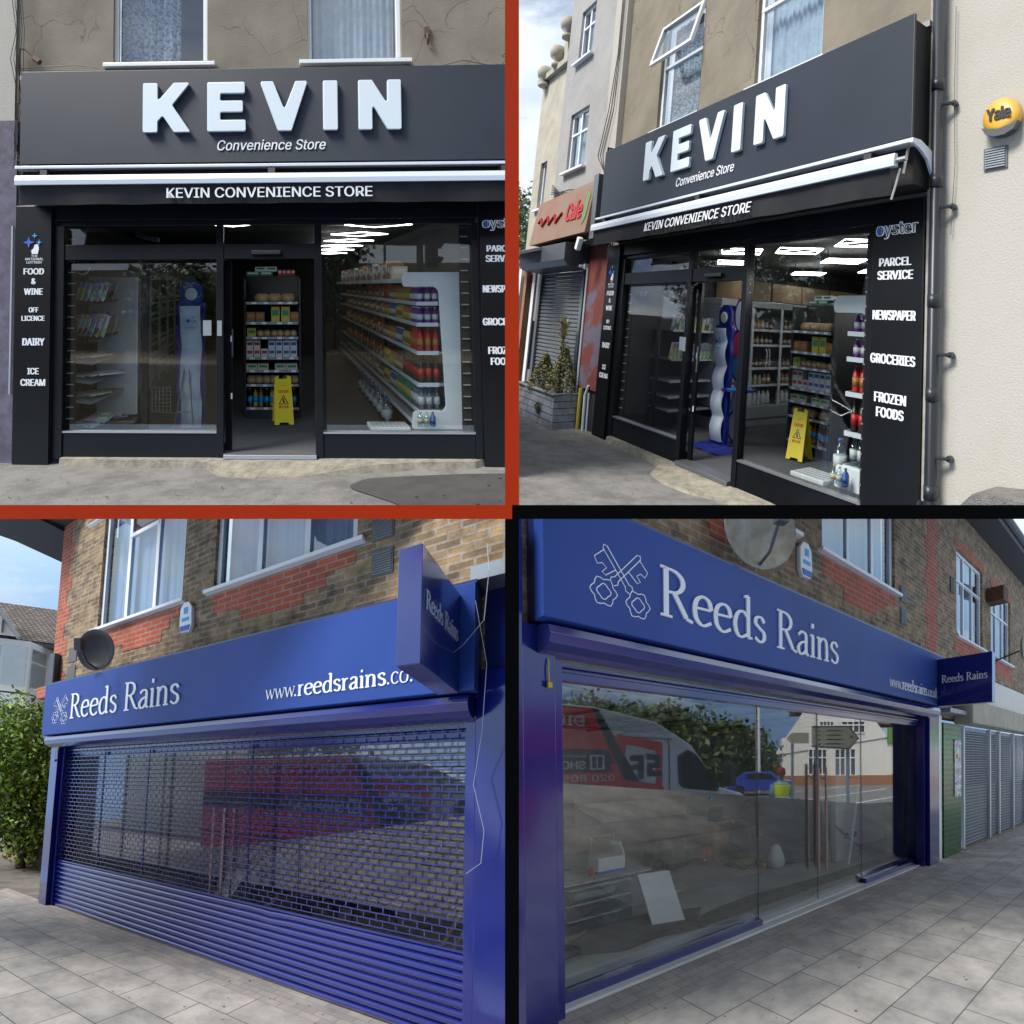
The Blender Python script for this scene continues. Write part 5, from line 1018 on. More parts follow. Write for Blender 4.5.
    if view==4:
        b=MB(f); st=[(.6,1.1),(1.2,.7),(2.2,.8),(2.6,1.2),(2.0,1.5),(1.3,1.6)]; b.add([(u,.001,w) for u,w in st],[tuple(range(6))]).out('floor_patch',['floor_stain'],kind='structure')
        b=MB(f); b.add([(u,.002,w) for u,w in ((2.6,.45),(4.9,.45),(6.8,.45),(6.6,.9),(4.8,.95),(3.4,1.1),(2.6,1.0),(1.6,.75))],[tuple(range(8))]).out('floor_patch',['concrete_apron'],kind='structure')
        MB(f).box(6.0,6.95,0,1.95,1.35,1.45).out('white_wall_board',['white_paint'],label='white board leaning by the right end inside the unshuttered blue shop',cat='board')
        MB(f).box(6.98,7.38,0,2.7,.7,.85).out('brown_pier',['plaster_tan'],label='tan coloured pier behind the right end of the glass',cat='pier')
        for i,(u,w) in enumerate(((6.3,1.30),(6.6,1.3))): MB(f).box(u,u+.10,.40,.5,w+.02,w+.045).out('socket',['dark_plastic'],label=f'{("left","right")[i]} black wall socket low on the white board',cat='socket')
        MB(f).tube([(5.6,.75,1.1),(6.3,.35,1.15),(7.1,.05,1.0)],.012,5).tube([(5.6,.70,1.1),(6.5,.22,1.1),(7.1,.02,.9)],.010,5).out('cable',['wire'],label='black cables drooping across the white board to the floor',cat='cable')
        for i,(u,w,l) in enumerate(((5.85,1.7,.10),(5.95,1.75,.0))): MB(f).add([(u,0,w-.3),(u+.05,0,w-.3),(u+.05+l,1.6,w),(u+l,1.6,w),(u,0,w-.26),(u+.05,0,w-.26),(u+.05+l,1.6,w+.04),(u+l,1.6,w+.04)],[(0,1,2,3),(4,5,6,7),(0,1,5,4),(3,2,6,7),(0,3,7,4),(1,2,6,5)]).out('timber_post',['timber'],label=f'{("cream","yellow")[i]} upright timber batten leaning behind the glass door',cat='timber')
        MB(f).tube([(5.95,0,1.05),(6.75,1.7,1.25)],.022,6).out('metal_pole',['white_paint'],label='slanting white pole leaning against the white board',cat='pole')
        MB(f).box(6.05,6.2,1.56,1.60,1.0,1.1).out('red_tape',['tool_red'],label='small red tape at the top of the battens',cat='tape')
        # desk with laptop
        t=thing(f,'desk_cabinet','brown wooden drawer cabinet with a grey top board inside the blue shop','cabinet',(4.75,0,3.4))
        MB(f).box(4.55,5.05,0,.72,3.15,3.7).out('body',['wood_oak'],t,bev=.008)
        for k in range(4): MB(f).box(4.57,5.03,.05+.165*k,.20+.165*k,3.13,3.148).out('drawer',['wood_oak'],t,bev=.004)
        MB(f).box(4.35,5.35,.722,.745,3.05,3.75).out('top_board',['bag_grey'],t)
        t=thing(f,'laptop','open black laptop standing on the wooden cabinet','laptop',(4.8,.745,3.3)); MB(f).box(4.62,5.0,.746,.765,3.15,3.42).out('base',['dark_plastic'],t); MB(f.sub(4.66,.765,3.42,R(0),R(-12))).box(0,.36,0,.25,0,.012).out('screen',['dark_plastic'],t)
        t=thing(f,'tool_pile','dark heap of black tool cases and saws on the concrete floor','tools',(3.9,0,3.3))
        rn=random.Random(12)
        for i in range(14):
            u,w=3.55+rn.random()*1.0,3.0+rn.random()*.8; a,h,d=rn.uniform(.15,.4),rn.uniform(.08,.28),rn.uniform(.12,.25); fs=f.sub(u,0,w,rn.random()*3); MB(fs).box(-a/2,a/2,.002+.03*(i%4),h+.09*(i%5),-d/2,d/2).out('tool_case',['dark_plastic','wire','tool_orange','slate_box'][i%4:i%4+1],t,bev=.015)
        MB(f).box(3.5,4.5,.40,.47,3.3,3.75).out('work_top',['dark_plastic'],t)
        t=thing(f,'tool_heap','small heap of cables and tools on the floor left of the sack','tools',(4.5,0,2.3))
        b=MB(f)
        for i in range(10):
            u,w=4.35+rn.random()*.6,2.1+rn.random()*.5; pts=[(u+.12*math.cos(a)*rn.uniform(.7,1.2),.03+.02*rn.random(),w+.12*math.sin(a)) for a in [k*.9 for k in range(8)]]; b.tube(pts,.014,5)
        b.out('cable_coils',['wire'],t); MB(f).box(4.5,4.8,.01,.12,2.3,2.5).box(4.7,4.85,.01,.10,2.0,2.15).out('cases',['pipe_yellow'],t,bev=.01)
        b=MB(f); b.smooth=True; b.lathe(4.95,0,1.95,[(.12,0),(.17,.06),(.16,.22),(.10,.36),(.04,.42)],12); b.out('plaster_sack',['p_white'],label='slumped white sack standing on the concrete floor behind the glass door',cat='sack')
        MB(f).box(5.3,5.5,.002,.05,1.9,2.0).out('hand_tool',['dark_plastic'],label='small black tool lying on the floor right of the sack',cat='tool',bev=.01)
        # crates under a board, box on top
        t=thing(f,'crate_stack','low stack of clear crates of hardware behind the left pane','crates',(1.35,0,1.75))
        for i in range(3): MB(f).box(.95,1.75,.02+.17*i,.175+.17*i,1.45,2.05).out('crate',['bottle_clear'],t,bev=.02)
        for i in range(12): MB(f).box(1.0+rn.random()*.6,1.1+rn.random()*.65,.03+.17*(i%3),.10+.17*(i%3),1.5,1.9).out('hardware',['slate_box','wire','bag_grey'][i%3:i%3+1],t)
        MB(f).box(.95,2.05,.535,.555,1.5,2.2).out('top_sheet',['bag_grey'],t)
        b=MB(f); b.add([(1.88,.50,1.55),(2.28,.50,1.45),(2.16,.0,.98),(1.80,.0,1.12),(1.88,.48,1.57),(2.28,.48,1.47),(2.16,.0,1.0),(1.80,.0,1.14)],[(0,1,2,3),(4,5,6,7),(0,1,5,4),(3,2,6,7),(0,3,7,4),(1,2,6,5)]); b.out('white_board',['white_vinyl'],label='thin white board leaning from the crate stack down to the floor',cat='board')
        t=thing(f,'cardboard_box','open white cardboard box with blue trim on the crate stack','box',(1.6,.556,1.8)); MB(f).box(1.45,1.80,.556,.74,1.7,1.95).out('carton',['p_white'],t); MB(f).box(1.447,1.803,.556,.585,1.697,1.953).out('blue_trim',['blue_print'],t); MB(f.sub(1.80,.74,1.83,0,0,R(20))).box(-.005,.01,0,.18,-.12,.12).out('flap',['p_white'],t)
        MB(f).lathe(1.38,.556,1.72,[(.035,0),(.035,.09),(.03,.10)],10).out('small_tin',['p_red'],label='small red and white tin beside the open white box',cat='tin')
        MB(f).tube([(2.4,.02,1.9),(3.1,.02,2.05)],.02,5).out('wood_offcut',['timber'],label='pale strip of timber lying on the concrete floor',cat='timber')
        MB(f).tube([(.62,.03,1.1),(1.15,.03,1.45)],.018,5).out('stick',['wood_oak'],label='thin brown stick on the floor beside the cable coil',cat='stick')
        b=MB(f)
        for k in range(3): b.tube([(.72+.17*math.cos(a*.5),.015+.012*k,1.05+(.13+.02*k)*math.sin(a*.5)) for a in range(14)],.008,5)
        b.out('cable_coil',['wire'],label='coil of thin dark cable on the floor near the left frame',cat='cable')
        t=thing(f,'stool_frame','small wooden frame and tools against the back of the crate stack','frame',(2.2,0,3.2)); b=MB(f); b.tube([(2.1,0,3.2),(2.2,.75,3.3),(2.55,.75,3.3),(2.75,0,3.2)],.018,6).tube([(2.15,.4,3.22),(2.65,.4,3.22)],.014,6); b.out('bars',['wood_oak'],t)
        MB(f).box(1.2,1.5,0,.5,2.9,3.2).box(1.55,1.8,0,.35,2.9,3.2).out('tool_bags',['slate_box'],t,bev=.04)
        b=MB(f); b.prism(rpoly([(5.15,.35),(5.75,.35),(5.8,.95),(5.5,1.15),(5.2,1.05)],.1),3.0,3.1); b.out('office_chair',['rust'],label='dark red brown chair back behind the glass near the desk',cat='chair'); 
        b=MB(f); b.smooth=True; b.lathe(5.0,.02,2.9,[(.2,0),(.25,.3),(.2,.6),(.08,.72)],12); b.out('black_bag',['dark_plastic'],label='bulky black bag slumped by the desk',cat='bag')
        MB(f).box(3.2,3.9,.0,1.2,7.45,7.58).out('back_door',['plaster_tan'],label='low tan panel on the back wall',cat='panel')
        b=MB(f)
        for i in range(7): b.box(.2+1.0*i,.24+1.0*i,2.66,2.70,.5,7.4)
        for i in range(4): b.box(.1,7.3,2.62,2.655,1.0+1.6*i,1.04+1.6*i)
        b.out('ceiling_battens',['wire'],label='dark bare ceiling battens above the concrete floor',cat='battens')
    else:
        t=thing(f,'step_ladder','yellow wooden step ladder standing behind the blue shutter','ladder',(3.4,0,3.2))
        for s in ((3.1,3.45),(3.55,3.3),(4.1,3.7)): MB(f).tube([(s[0],0,3.0),(s[1],1.55,3.3)],.022,6).out('rail',['ladder_yellow'],t)
        for k in range(4): MB(f).tube([(3.16+.05*k,.3+.3*k,3.06),(3.55-.02*k,.3+.3*k,3.06)],.014,5).out('rung',['ladder_yellow'],t)
        MB(f).add([(1.75,.55,2.7),(2.15,.55,2.7),(2.0,.02,2.35),(1.55,.02,2.4),(1.75,.53,2.72),(2.15,.53,2.72),(2.0,.0,2.37),(1.55,.0,2.42)],[(0,1,2,3),(4,5,6,7),(0,1,5,4),(3,2,6,7),(0,3,7,4),(1,2,6,5)]).out('white_board',['white_vinyl'],label='white board on the floor seen through the shutter slots',cat='board')
        b=MB(f); b.smooth=True; b.lathe(2.3,.3,2.8,[(.10,0),(.12,.15),(.05,.35)],10); b.out('white_sack',['p_white'],label='small white sack on a case behind the shutter',cat='sack')
        MB(f).tube([(5.75,.02,2.6),(6.35,1.4,2.9)],.03,6).tube([(5.9,.02,2.6),(6.5,1.4,2.9)],.02,6).out('plank',['timber'],label='pale planks leaning at the right end behind the shutter',cat='timber')
        MB(f).tube([(3.1,.05,1.0),(3.7,.45,1.5)],.022,6).out('bar',['bag_grey'],label='pale bar leaning near the middle behind the shutter',cat='bar')
        t=thing(f,'tool_pile','dark heap of tools and bags on the floor behind the shutter','tools',(2.8,0,3)); rn=random.Random(31)
        for i in range(14):
            u,w=2.4+rn.random()*2.9,2.2+rn.random()*2.0; a,h,d=rn.uniform(.2,.5),rn.uniform(.15,.5),rn.uniform(.15,.3); MB(f.sub(u,0,w,rn.random()*3)).box(-a/2,a/2,.002,h,-d/2,d/2).out('tool_case',['dark_plastic','wire','slate_box','bag_grey'][i%4:i%4+1],t,bev=.02)
        person(f,1.9,0,3.4,R(20),'worker in dark clothes standing behind the blue shutter grille','slate_box','trousers',hat=None,arms='down')
        person(f,2.75,0,2.9,R(-40),'worker in blue jeans farther right behind the blue shutter','dark_plastic','blue_curtain',hat='cap_red',arms='down')
    return
reeds(B3,'the shuttered blue shop',3)
reeds(B4,'the unshuttered blue shop',4)

# dishes
def dish(f,c_,yaw,pitch,r,m,lab,back):
    t=thing(f,'satellite_dish',lab,'satellite dish',c_); g=f.sub(*c_,yaw,pitch); b=MB(g); b.smooth=True
    b.lathe(0,0,0,[(.01,0),(r*.4,-.012),(r*.75,-.045),(r,-.09),(r*1.02,-.085),(r*.76,-.036),(r*.4,-.003),(.01,.008)],28,'w'); b.out('reflector',[m],t)
    MB(g).tube([(0,-r*.9,-.05),(0,-r*.75,-.3),(0,-r*.2,-.48)],.016,6).box(-.05,.05,-r*.2-.03,-r*.2+.13,-.56,-.46).out('receiver_arm',['dish_black' if m=='dish_black' else 'slate_box'],t)
    b=MB(g); b.box(-.08,.08,-.1,.1,.02,.10); b.out('mount',['dish_black'],t); MB(f).tube([(c_[0]+back[0]*.2,c_[1]-.05,c_[2]+.05),(c_[0]+back[0],c_[1]+back[1],-.06)],.02,6).box(c_[0]+back[0]-.07,c_[0]+back[0]+.07,c_[1]+back[1]-.07,c_[1]+back[1]+.07,-.06,-.031).out('wall_bracket',['steel'],t)
dish(B3,(1.58,4.02,-.36),R(-28),R(-8),.30,'dish_black','black satellite dish on the wall above the shuttered blue fascia',(-.42,.02))
dish(B4,(1.97,4.07,-.42),R(24),R(-6),.36,'dish_grey','weathered grey satellite dish above the unshuttered blue fascia',(.42,.0))

# ---- left of the shuttered shop: house, hedge, garden wall
f=B3
t=thing(f,'tiled_house','white gabled house with brown tiled roof and bay window at the left','house',(-6.4,0,2.6))
g=f.sub(-6.0,0,2.6,R(-52))   # faces the camera
MB(g).wall(-3,1.6,-.3,6.55,.35,.6,[(-2.5,-1.5,4.0,5.9)]).out('wall',['pub_white'],t)
b=MB(g); b.add([(-3.2,6.45,.05),(1.9,6.45,.05),(1.9,8.7,3.2),(-3.2,8.7,3.2),(-3.2,6.40,.05),(1.9,6.40,.05),(1.9,8.6,3.2),(-3.2,8.6,3.2)],[(0,1,2,3),(4,5,6,7),(0,1,5,4),(1,2,6,5),(0,3,7,4)]); b.out('roof',['roof_tile'],t)
MB(g).box(-3.2,1.9,6.30,6.42,.05,.34).out('gutter',['slate_box'],t)
b=MB(g); b.add([(-2.05,7.9,-.5),(-.85,6.35,-.5),(-3.25,6.35,-.5),(-2.05,7.9,.9),(-.85,6.35,.3),(-3.25,6.35,.3)],[(0,1,2),(0,1,4,3),(0,2,5,3)]); b.out('gable',['pub_white'],t)
b=MB(g); b.tube([(-2.05,7.95,-.52),(-.78,6.32,-.52)],.07,4).tube([(-2.05,7.95,-.52),(-3.3,6.32,-.52)],.07,4).tube([(-2.05,7.8,-.53),(-2.05,6.4,-.53)],.03,4).tube([(-1.6,7.2,-.53),(-1.6,6.4,-.53)],.03,4).tube([(-1.25,6.8,-.53),(-1.25,6.4,-.53)],.03,4); b.out('bargeboard',['fridge_grey'],t)
b=MB(g); b.prism([(-2.3,.34),(-2.0,-.35),(-.5,-.35),(-.05,.34)],4.75,6.3,'uw'); b.prism([(-2.3,.34),(-2.0,-.35),(-.5,-.35),(-.05,.34)],2.6,4.7,'uw'); b.out('bay',['white_upvc'],t)
for v0,v1 in ((4.95,6.1),(3.0,4.3)):
    for (a,c_) in ((-1.93,-1.28),(-1.22,-.57)): MB(g).box(a,c_,v0,v1-.42,-.365,-.352).box(a,c_,v1-.36,v1,-.365,-.352).out('window',['win_glass'],t,bev=.0)
    MB(g.sub(-.5,0,-.35,R(-57))).box(.1,.65,v0,v1-.42,-.02,-.006).box(.1,.65,v1-.36,v1,-.02,-.006).out('window',['win_glass'],t)
def hedge(f,lab,c_,rad,n,size,seed,mats):
    b=MB(f); b.two=True; b.leaves(c_,rad,n,size,seed,hole=.2); t=thing(f,'leafy_tree',lab,'tree',(c_[0],0,c_[2])); b.out('crown',mats,t)
    MB(f).tube([(c_[0],0,c_[2]),(c_[0]+.1,c_[1],c_[2])],[.12,.05],7).out('trunk',['bark'],t)
hedge(f,'bright green leafy tree between the tiled house and the blue pillar',(-3.9,2.35,1.3),(1.15,1.9,1.25),15000,.075,5,['leaf_bright','leaf_b'])
hedge(f,'dense green climber hedge over the low garden wall',(-3.4,1.55,1.9),(1.3,1.15,1.0),13000,.06,6,['leaf_bright','leaf_a'])
MB(f).box(-5.5,-1.4,0,.60,1.55,1.8).out('garden_wall',['brick_stock'],label='low brown brick garden wall under the green hedge',cat='wall')
MB(f).box(-.62,-.10,3.55,3.75,-.2,.3).out('corner_corbel',['brick_red'],label='red brick corbel at the top left end of the shuttered blue fascia',cat='corbel')
t=thing(f,'wall_lantern','small dark lantern hanging at the left corner of the shuttered shop','lantern',(-.35,2.9,.1)); b=MB(f); b.lathe(-.42,2.86,-.0,[(.03,0),(.07,.06),(.07,.2),(.09,.21),(.02,.28)],6); b.out('lantern_glass',['slate_box'],t)

# ---- right of the unshuttered shop
f=B4
t=thing(f,'green_tiled_pier','glossy green tiled pier beside the unshuttered blue shop','pier',(8.4,0,0))
MB(f).box(7.60,8.55,-.02,2.62,-.06,.3).out('tiles',['green_tile'],t); MB(f).box(7.24,7.58,-.02,2.75,-.03,.3).out('white_strip',['white_paint'],t)
MB(f).box(8.15,8.52,1.15,2.3,-.075,-.061).out('poster',['magazine_3'],t)
t=thing(f,'white_shop_fascia','weathered white fascia and cornice above the grey shutters','fascia',(10.5,2.7,-.1))
MB(f).box(7.3,15.5,3.10,3.75,-.16,-.035).out('upper_fascia',['pub_white'],t); MB(f).box(8.2,15.5,2.62,3.09,-.42,-.035).out('cornice',['cream_paint'],t,bev=.03); MB(f).box(7.3,9.0,2.78,2.86,-.30,-.036).out('lead',['fridge_grey'],t)
t=thing(f,'roller_shutter','closed silver grey shutters with mesh top on the shop farther right','shutter',(11,0,0))
b=MB(f)
for i in range(18): v=.02+.072*i; b.prism([(.02,v),(-.005,v+.02),(-.005,v+.05),(.02,v+.07)],8.8,15.5,'wv')
b.out('solid_laths',['shutter_grey'],t)
b=MB(f); v=1.33
while v<2.6: b.box(8.8,15.5,v,v+.012,0,.015); v+=.055
u=8.82
while u<15.5: b.box(u,u+.014,1.32,2.6,.016,.03); u+=.085
b.out('mesh',['shelf_grey'],t)
for u in (8.72,10.55,11.35,12.7,14): MB(f).box(u,u+.08,0,2.62,-.06,.03).out('guide_post',['strip_white'],t,bev=.004)
MB(f).box(8.7,15.5,-.02,.02,-.12,.05).out('sill',['concrete_apron'],t)
MB(f).box(8.7,15.5,-.1,2.62,.5,.6).out('dark_inside',['room_dark'],t)

# ---- across the street from the blue shops (seen mirrored in the glass)
def van(f,w,lab,key):
    t=thing(f,'van',lab,'van',(2.2,-.05,w+1)); y=-.05
    side=[(-1.2,.35),(5.55,.35),(5.75,.62),(5.68,1.05),(5.35,1.30),(4.75,1.45),(4.05,2.25),(3.3,2.62),(2.2,2.78),(-1.0,2.80),(-1.2,2.6)]
    b=MB(f); b.prism(rpoly([(a,c_+y) for a,c_ in side],.09),w,w+1.95); b.out('body',['van_grey'],t,bev=.05)
    z=w-.006
    b=MB(f); b.prism([(-1.18,.95),(3.0,.95),(2.12,2.70),(-1.18,2.70)],z-.004,z); b.out('red_wrap',['van_red'],t)
    b=MB(f); b.prism([(3.03,.90),(3.36,.90),(2.24,2.70),(2.13,2.70)],z-.008,z-.0045); b.prism([(-1.18,1.74),(2.56,1.74),(2.40,2.08),(-1.18,2.08)],z-.010,z-.0085); b.box(-1.18,1.6,1.22,1.27,z-.010,z-.0085); b.out('dark_wrap',['van_dark'],t)
    b=MB(f); 
    ww=z-.0105
    text(b,'DIRECT SHOPFRONT',-.5,2.02,2.42,2.58,ww,.003,.01,mirror=True); text(b,'SHOPFRONT',.95,2.03,1.79,1.91,ww,.003,.01,mirror=True); text(b,'GLASS & ALUMINIUM',1.3,2.03,1.96,2.0,ww,.002,mirror=True); text(b,'020 8050 2565  079',.45,2.5,1.60,1.70,ww,.003,.005,mirror=True); text(b,'SERVICES',.2,1.7,1.02,1.12,ww,.003,.01,mirror=True); text(b,'24/7',2.6,3.1,1.0,1.25,ww,.003,.02,.2,mirror=True); b.box(2.10,2.13,1.78,2.0,ww-.004,ww).box(2.131,2.30,1.98,2.0,ww-.004,ww).box(2.301,2.33,1.78,2.0,ww-.004,ww).box(2.131,2.30,1.78,1.80,ww-.004,ww).box(2.2,2.22,1.801,1.979,ww-.004,ww); b.out('lettering',['white_vinyl'],t)
    b=MB(f); b.prism(rpoly([(2.55,2.33),(3.40,2.22),(3.40,1.50),(3.28,1.50),(3.28,2.08),(2.70,2.18),(2.70,2.0),(2.55,2.0)],.04),z-.006,z); b.prism(rpoly([(2.42,1.85),(2.52,1.88),(2.60,1.62),(3.42,1.48),(3.42,1.34),(2.55,1.52)],.03),z-.012,z-.0065); b.m=1
    for pts in ([(5.98-x,y) for x,y in q] for q in ([(2.62,2.0),(2.9,2.02),(2.9,1.93),(2.72,1.92),(2.72,1.86),(2.88,1.86),(2.88,1.64),(2.6,1.66),(2.6,1.74),(2.78,1.73),(2.78,1.79),(2.62,1.8)],[(2.95,2.0),(3.2,1.98),(3.2,1.9),(3.05,1.91),(3.05,1.84),(3.18,1.83),(3.18,1.76),(3.05,1.77),(3.05,1.6),(2.95,1.61)])): b.prism(pts,z-.016,z-.0125)
    b.out('emblem',['van_red','van_dark'],t)
    b=MB(f); b.prism(rpoly([(3.72,1.98),(3.95,2.10),(4.15,2.02),(4.72,1.42),(4.65,1.32),(3.85,1.42),(3.75,1.5)],.05),z-.005,z); b.out('side_window',['print_black'],t)
    b=MB(f); b.tube([(3.55,.5,z),(3.55,2.2,z),(3.50,2.3,z)],.008,4).tube([(3.62,1.30,z),(4.9,1.15,z)],.008,4).tube([(2.2,2.30,z),(3.6,2.28,z)],.006,4).tube([(1.45,.6,z-.01),(1.45,2.2,z-.01)],.006,4); b.out('seams',['van_dark'],t)
    for u in (3.2,3.75): MB(f).box(u,u+.2,1.22,1.28,z-.03,z).out('door_handle',['van_grey'],t,bev=.01)
    b=MB(f); b.box(4.72,4.88,1.42,1.85,z-.30,z-.10); b.out('mirror',['dark_plastic'],t,bev=.03)
    for u in (-.4,4.6):
        b=MB(f); b.lathe(u,.30,w-.02,[(.2,0),(.35,.0),(.37,.04),(.37,.2),(.3,.24)],24,'w'); wl=b.out('wheel',['tyre'],t); MB(f).lathe(u,.30,w-.03,[(.05,0),(.2,.004),(.2,.02)],16,'w').out('hubcap',['steel'],wl)
    b=MB(f); b.prism([(5.40,.95),(5.62,.9),(5.60,1.12),(5.30,1.28)],w+.1,w+.5); b.out('headlight',['white_paint'],t)
A4=B4.across(.2,1.45)
van(A4,3.15,'grey van with red wrap and white lettering mirrored in the unshuttered glass',4)
MB(A4).box(-3,60,-.25,-.14,2.4,45).out('road',['road'],kind='structure')
b=MB(A4)
for k,(u0,w0,u1,w1) in enumerate(((6,5.2,26,6.6),(7,7.0,28,9.0),(8,10,30,12.5),(9,14,34,17),(5.6,5.0,12,4.9))): b.add([(u0,-.135,w0),(u1,-.135,w1),(u1,-.135,w1+.22),(u0,-.135,w0+.16)],[(0,1,2,3)])
b.out('road_markings',['road_line'],kind='structure')
person(A4,6.95,-.05,3.46,R(215),'person in red cap and yellow hi-vis vest photographing, mirrored in the glass','shirt_blue','trousers',hat='cap_red',vest='hi_vis')
b=MB(A4)
g=A4.sub(6.47,0,2.23,R(48))
t=thing(g,'road_sign','cream direction sign with red spot on grey posts, mirrored in the glass','road sign',(0,0,0))
b=MB(g); b.prism([(0,2.18),(.78,2.12),(.98,2.36),(.78,2.62),(0,2.62)],-.02,.02); sb=b.out('board',['sign_cream'],t)
b=MB(g); b.tube([(0,2.2,-.024),(.77,2.14,-.024),(.96,2.36,-.024),(.77,2.60,-.024),(0,2.60,-.024)],.008,4); 
for k in range(4): b.box(.08,.18,2.505-.09*k,2.52-.09*k,-.026,-.022); b.box(.30,.62,2.505-.09*k,2.52-.09*k,-.026,-.022)
b.m=1; b.lathe(.82,2.38,-.028,[(.03,0),(.03,.006)],10,'w'); b.out('print',['print_black','print_red'],sb)
MB(g).tube([(.1,-.1,.04),(.1,2.5,.04)],.035,8).tube([(.75,-.1,.04),(.75,2.5,.04)],.035,8).out('post',['fridge_grey'],t)
g=A4.sub(6.12,0,2.62,R(48)); t=thing(g,'road_sign','small cream arrow sign pointing left beside the larger direction sign','road sign',(0,0,0))
b=MB(g); b.prism([(0,2.36),(.1,2.26),(.46,2.26),(.46,2.48),(.1,2.48)],-.02,.02); b.out('board',['sign_cream'],t); MB(g).tube([(.12,0,.03),(.12,2.3,.03)],.03,8).out('post',['fridge_grey'],t)
# pub
g=A4.sub(29.5,-.2,22.2,R(48)); t=thing(g,'white_pub','white gabled pub with green sign band across the road, mirrored','building',(6,0,0))
MB(g).box(0,20,0,4.2,0,5).out('wall',['pub_white'],t)
b=MB(g); b.add([(-.6,2.7,-.1),(1.9,6.5,-.1),(7.5,6.5,-.1),(9.2,4.2,-.1),(-.6,2.7,5),(1.9,6.5,5),(7.5,6.5,5),(9.2,4.2,5)],[(0,1,2,3),(4,5,6,7),(0,1,5,4),(1,2,6,5),(2,3,7,6)]); b.out('gable',['pub_white'],t)
MB(g).box(8.2,20,5.4,7.5,.8,5).box(.9,8.2,6.55,7.6,1,5).out('roof',['pub_roof'],t); MB(g).box(9.2,20,3.7,5.0,-.2,.0).out('green_band',['band_green'],t)
b=MB(g); text(b,'GREEN KING',11,15,4.1,4.6,-.21,.02,.03); b=MB(g)
MB(g).box(0,20,0,.9,-.12,-.002).out('plinth',['fence_brown'],t)
for i,(u,v0,v1,ww) in enumerate(((2.3,1.0,3.2,1.6),(4.6,.9,3.2,1.8),(9.6,1.0,3.3,2.6),(13.2,1.0,3.3,2.6),(9.8,5.1,6.6,2.2),(13.4,5.1,6.6,2.2),(3.3,4.4,5.6,1.2),(5.2,4.6,5.6,2.0))):
    z=-.105 if v0>4 and u<8 else -.003
    o=MB(g).box(u,u+ww,v0,v1,z-.02,z).out('window',['room_dark'],t); b=MB(g)
    for k in range(5): b.box(u+ww*k/4-.05,u+ww*k/4+.05,v0-.05,v1+.05,z-.08,z-.022)
    for v in (v0,(v0+v1*2)/3,v1): b.box(u-.05,u+ww+.05,v-.05,v+.05,z-.10,z-.082)
    b.out('sash_bars',['white_upvc'],o)
tree(A4,14.5,-.2,24.5,6.2,3.4,5000,.30,['leaf_a','leaf_b'],'leftmost of the big green trees across the road, mirrored',seed=41,vr=3.0)
tree(A4,18.3,-.2,21.5,5.7,3.2,5000,.28,['leaf_a','leaf_b'],'middle of the big green trees across the road, mirrored',seed=42,vr=2.9)
tree(A4,22.5,-.2,20.5,4.8,2.6,4000,.25,['leaf_a','leaf_b'],'rightmost and lowest of the green trees across the road, mirrored',seed=43,vr=2.2)
MB(A4).box(12,34,-.2,1.8,26,26.2).out('brown_fence',['fence_brown'],label='long orange brown fence below the mirrored trees',cat='fence')
MB(A4).tube([(20.8,-.2,17),(20.8,8,17)],.16,8).out('white_pole',['white_paint'],label='tall white pole across the road, mirrored in the glass',cat='pole')
t=thing(A4,'parked_car','small blue car on the far side of the road, mirrored','car',(19.3,0,15)); g=A4.sub(19,-.1,15.2,R(48)); b=MB(g); b.prism(rpoly([(-1.9,.3),(1.9,.3),(2.0,.8),(1.2,.95),(.7,1.4),(-.9,1.4),(-1.6,.95),(-2,.85)],.1),0,1.6); b.out('body',['car_blue'],t,bev=.05)
MB(g).prism([(-.75,.98),(.95,.98),(.6,1.3),(-.8,1.3)],-.02,-.004).out('windows',['print_black'],t)
for u in (-1.2,1.2): MB(g).lathe(u,.3,-.02,[(.1,0),(.3,0),(.3,.2)],16,'w').out('wheel',['tyre'],t)
A3=B3.across(.2,1.4)
van(A3.sub(2.15,0,0),2.6,'grey and red wrapped van mirrored behind the shutter slots',3)
MB(A3).box(-25,9,-.25,-.14,3.4,40).out('road',['road'],kind='structure')
tree(A3,-3,-.2,12,5.5,2.6,3500,.22,['leaf_a','leaf_b'],'dark tree across the road mirrored behind the shutter slots',seed=51)
person(A3,5.1,-.05,2.35,R(180),'person in black photographing before the shuttered shop','print_black','trousers')
MB(A3).box(-18,-6,-.2,4.5,14,18).out('pale_house',['pub_white'],label='pale house across the road mirrored left in the shutter',cat='house')

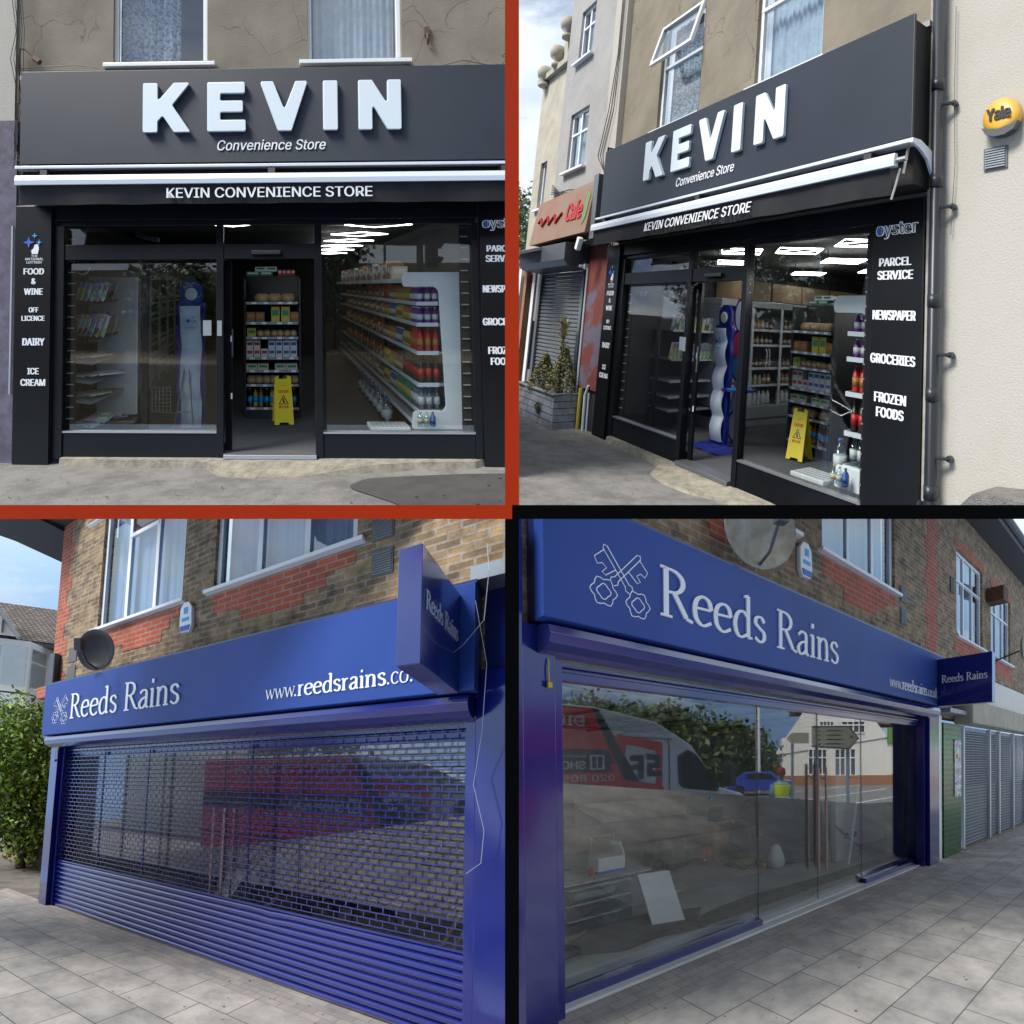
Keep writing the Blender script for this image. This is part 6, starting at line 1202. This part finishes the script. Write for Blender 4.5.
# ================================================================ partitions between the four stages
def tg(o,**k): tag(o,**k); return o
def slab(name,x0,x1,y0,y1,z0,z1,m):
    me=bpy.data.meshes.new(name); vs=[(x,y,z) for x in (x0,x1) for y in (y0,y1) for z in (z0,z1)]; me.from_pydata(vs,[],[(0,1,3,2),(4,6,7,5),(0,4,5,1),(2,3,7,6),(0,2,6,4),(1,5,7,3)]); me.materials.append(M[m]); o=bpy.data.objects.new(name,me); COL.objects.link(o); o['kind']='structure'; return o
Y0=3.6; hw=Y0*7/620; yd=Y0+.05
slab('partition_wall',-hw,hw,Y0,yd,hw,5,'partition_orange'); slab('partition_wall',-hw,hw,Y0,yd,-5,-hw,'partition_black')
slab('partition_beam',-5,-.0,Y0-.002,yd,-hw,hw,'partition_orange'); slab('partition_beam',.0005,5,Y0-.002,yd,-hw,hw,'partition_black')
slab('partition_wall',-.012,.012,4.9,22,-9,-.02,'plaster')  # unseen slab added to stop light leaking between the cut-open lower rooms

# ================================================================ keep every stage inside its own bay
dead=[]
bpy.context.view_layer.update()
for o in list(COL.objects):
    if o.type!='MESH' or FR.get(o.name,0)==0: continue
    k=FR[o.name]; sx=-1 if k in (1,3) else 1; sz=1 if k in (1,2) else -1
    Mw=Matrix.Translation(WP[o.name]) ; cs=[v.co for v in o.data.vertices] if len(o.data.vertices)<400 else [v.co for v in o.data.vertices]
    xs=[(c_.x+WP[o.name].x)*sx for c_ in cs]; zs=[(c_.z+WP[o.name].z)*sz for c_ in cs]
    if max(xs)<0 or max(zs)<0: dead.append(o); continue
    if min(xs)<0 or min(zs)<0:
        if o.data.users>1: o.data=o.data.copy()
        bm=bmesh.new(); bm.from_mesh(o.data)
        if min(xs)<0 : bmesh.ops.bisect_plane(bm,geom=bm.verts[:]+bm.edges[:]+bm.faces[:],plane_co=Vector((0,0,0))-WP[o.name],plane_no=(-sx,0,0),clear_outer=True)
        if min(zs)<0 : bmesh.ops.bisect_plane(bm,geom=bm.verts[:]+bm.edges[:]+bm.faces[:],plane_co=Vector((0,0,0))-WP[o.name],plane_no=(0,0,-sz),clear_outer=True)
        if not bm.faces and not bm.edges: dead.append(o)
        bm.to_mesh(o.data); bm.free()
for o in dead:
    for ch in list(o.children):
        ch.parent=o.parent; ch.location=WP[ch.name]-(WP[o.parent.name] if o.parent else Vector())
    bpy.data.objects.remove(o)
for _ in range(2):
    for o in list(COL.objects):
        if o.type=='EMPTY' and not o.children: bpy.data.objects.remove(o)
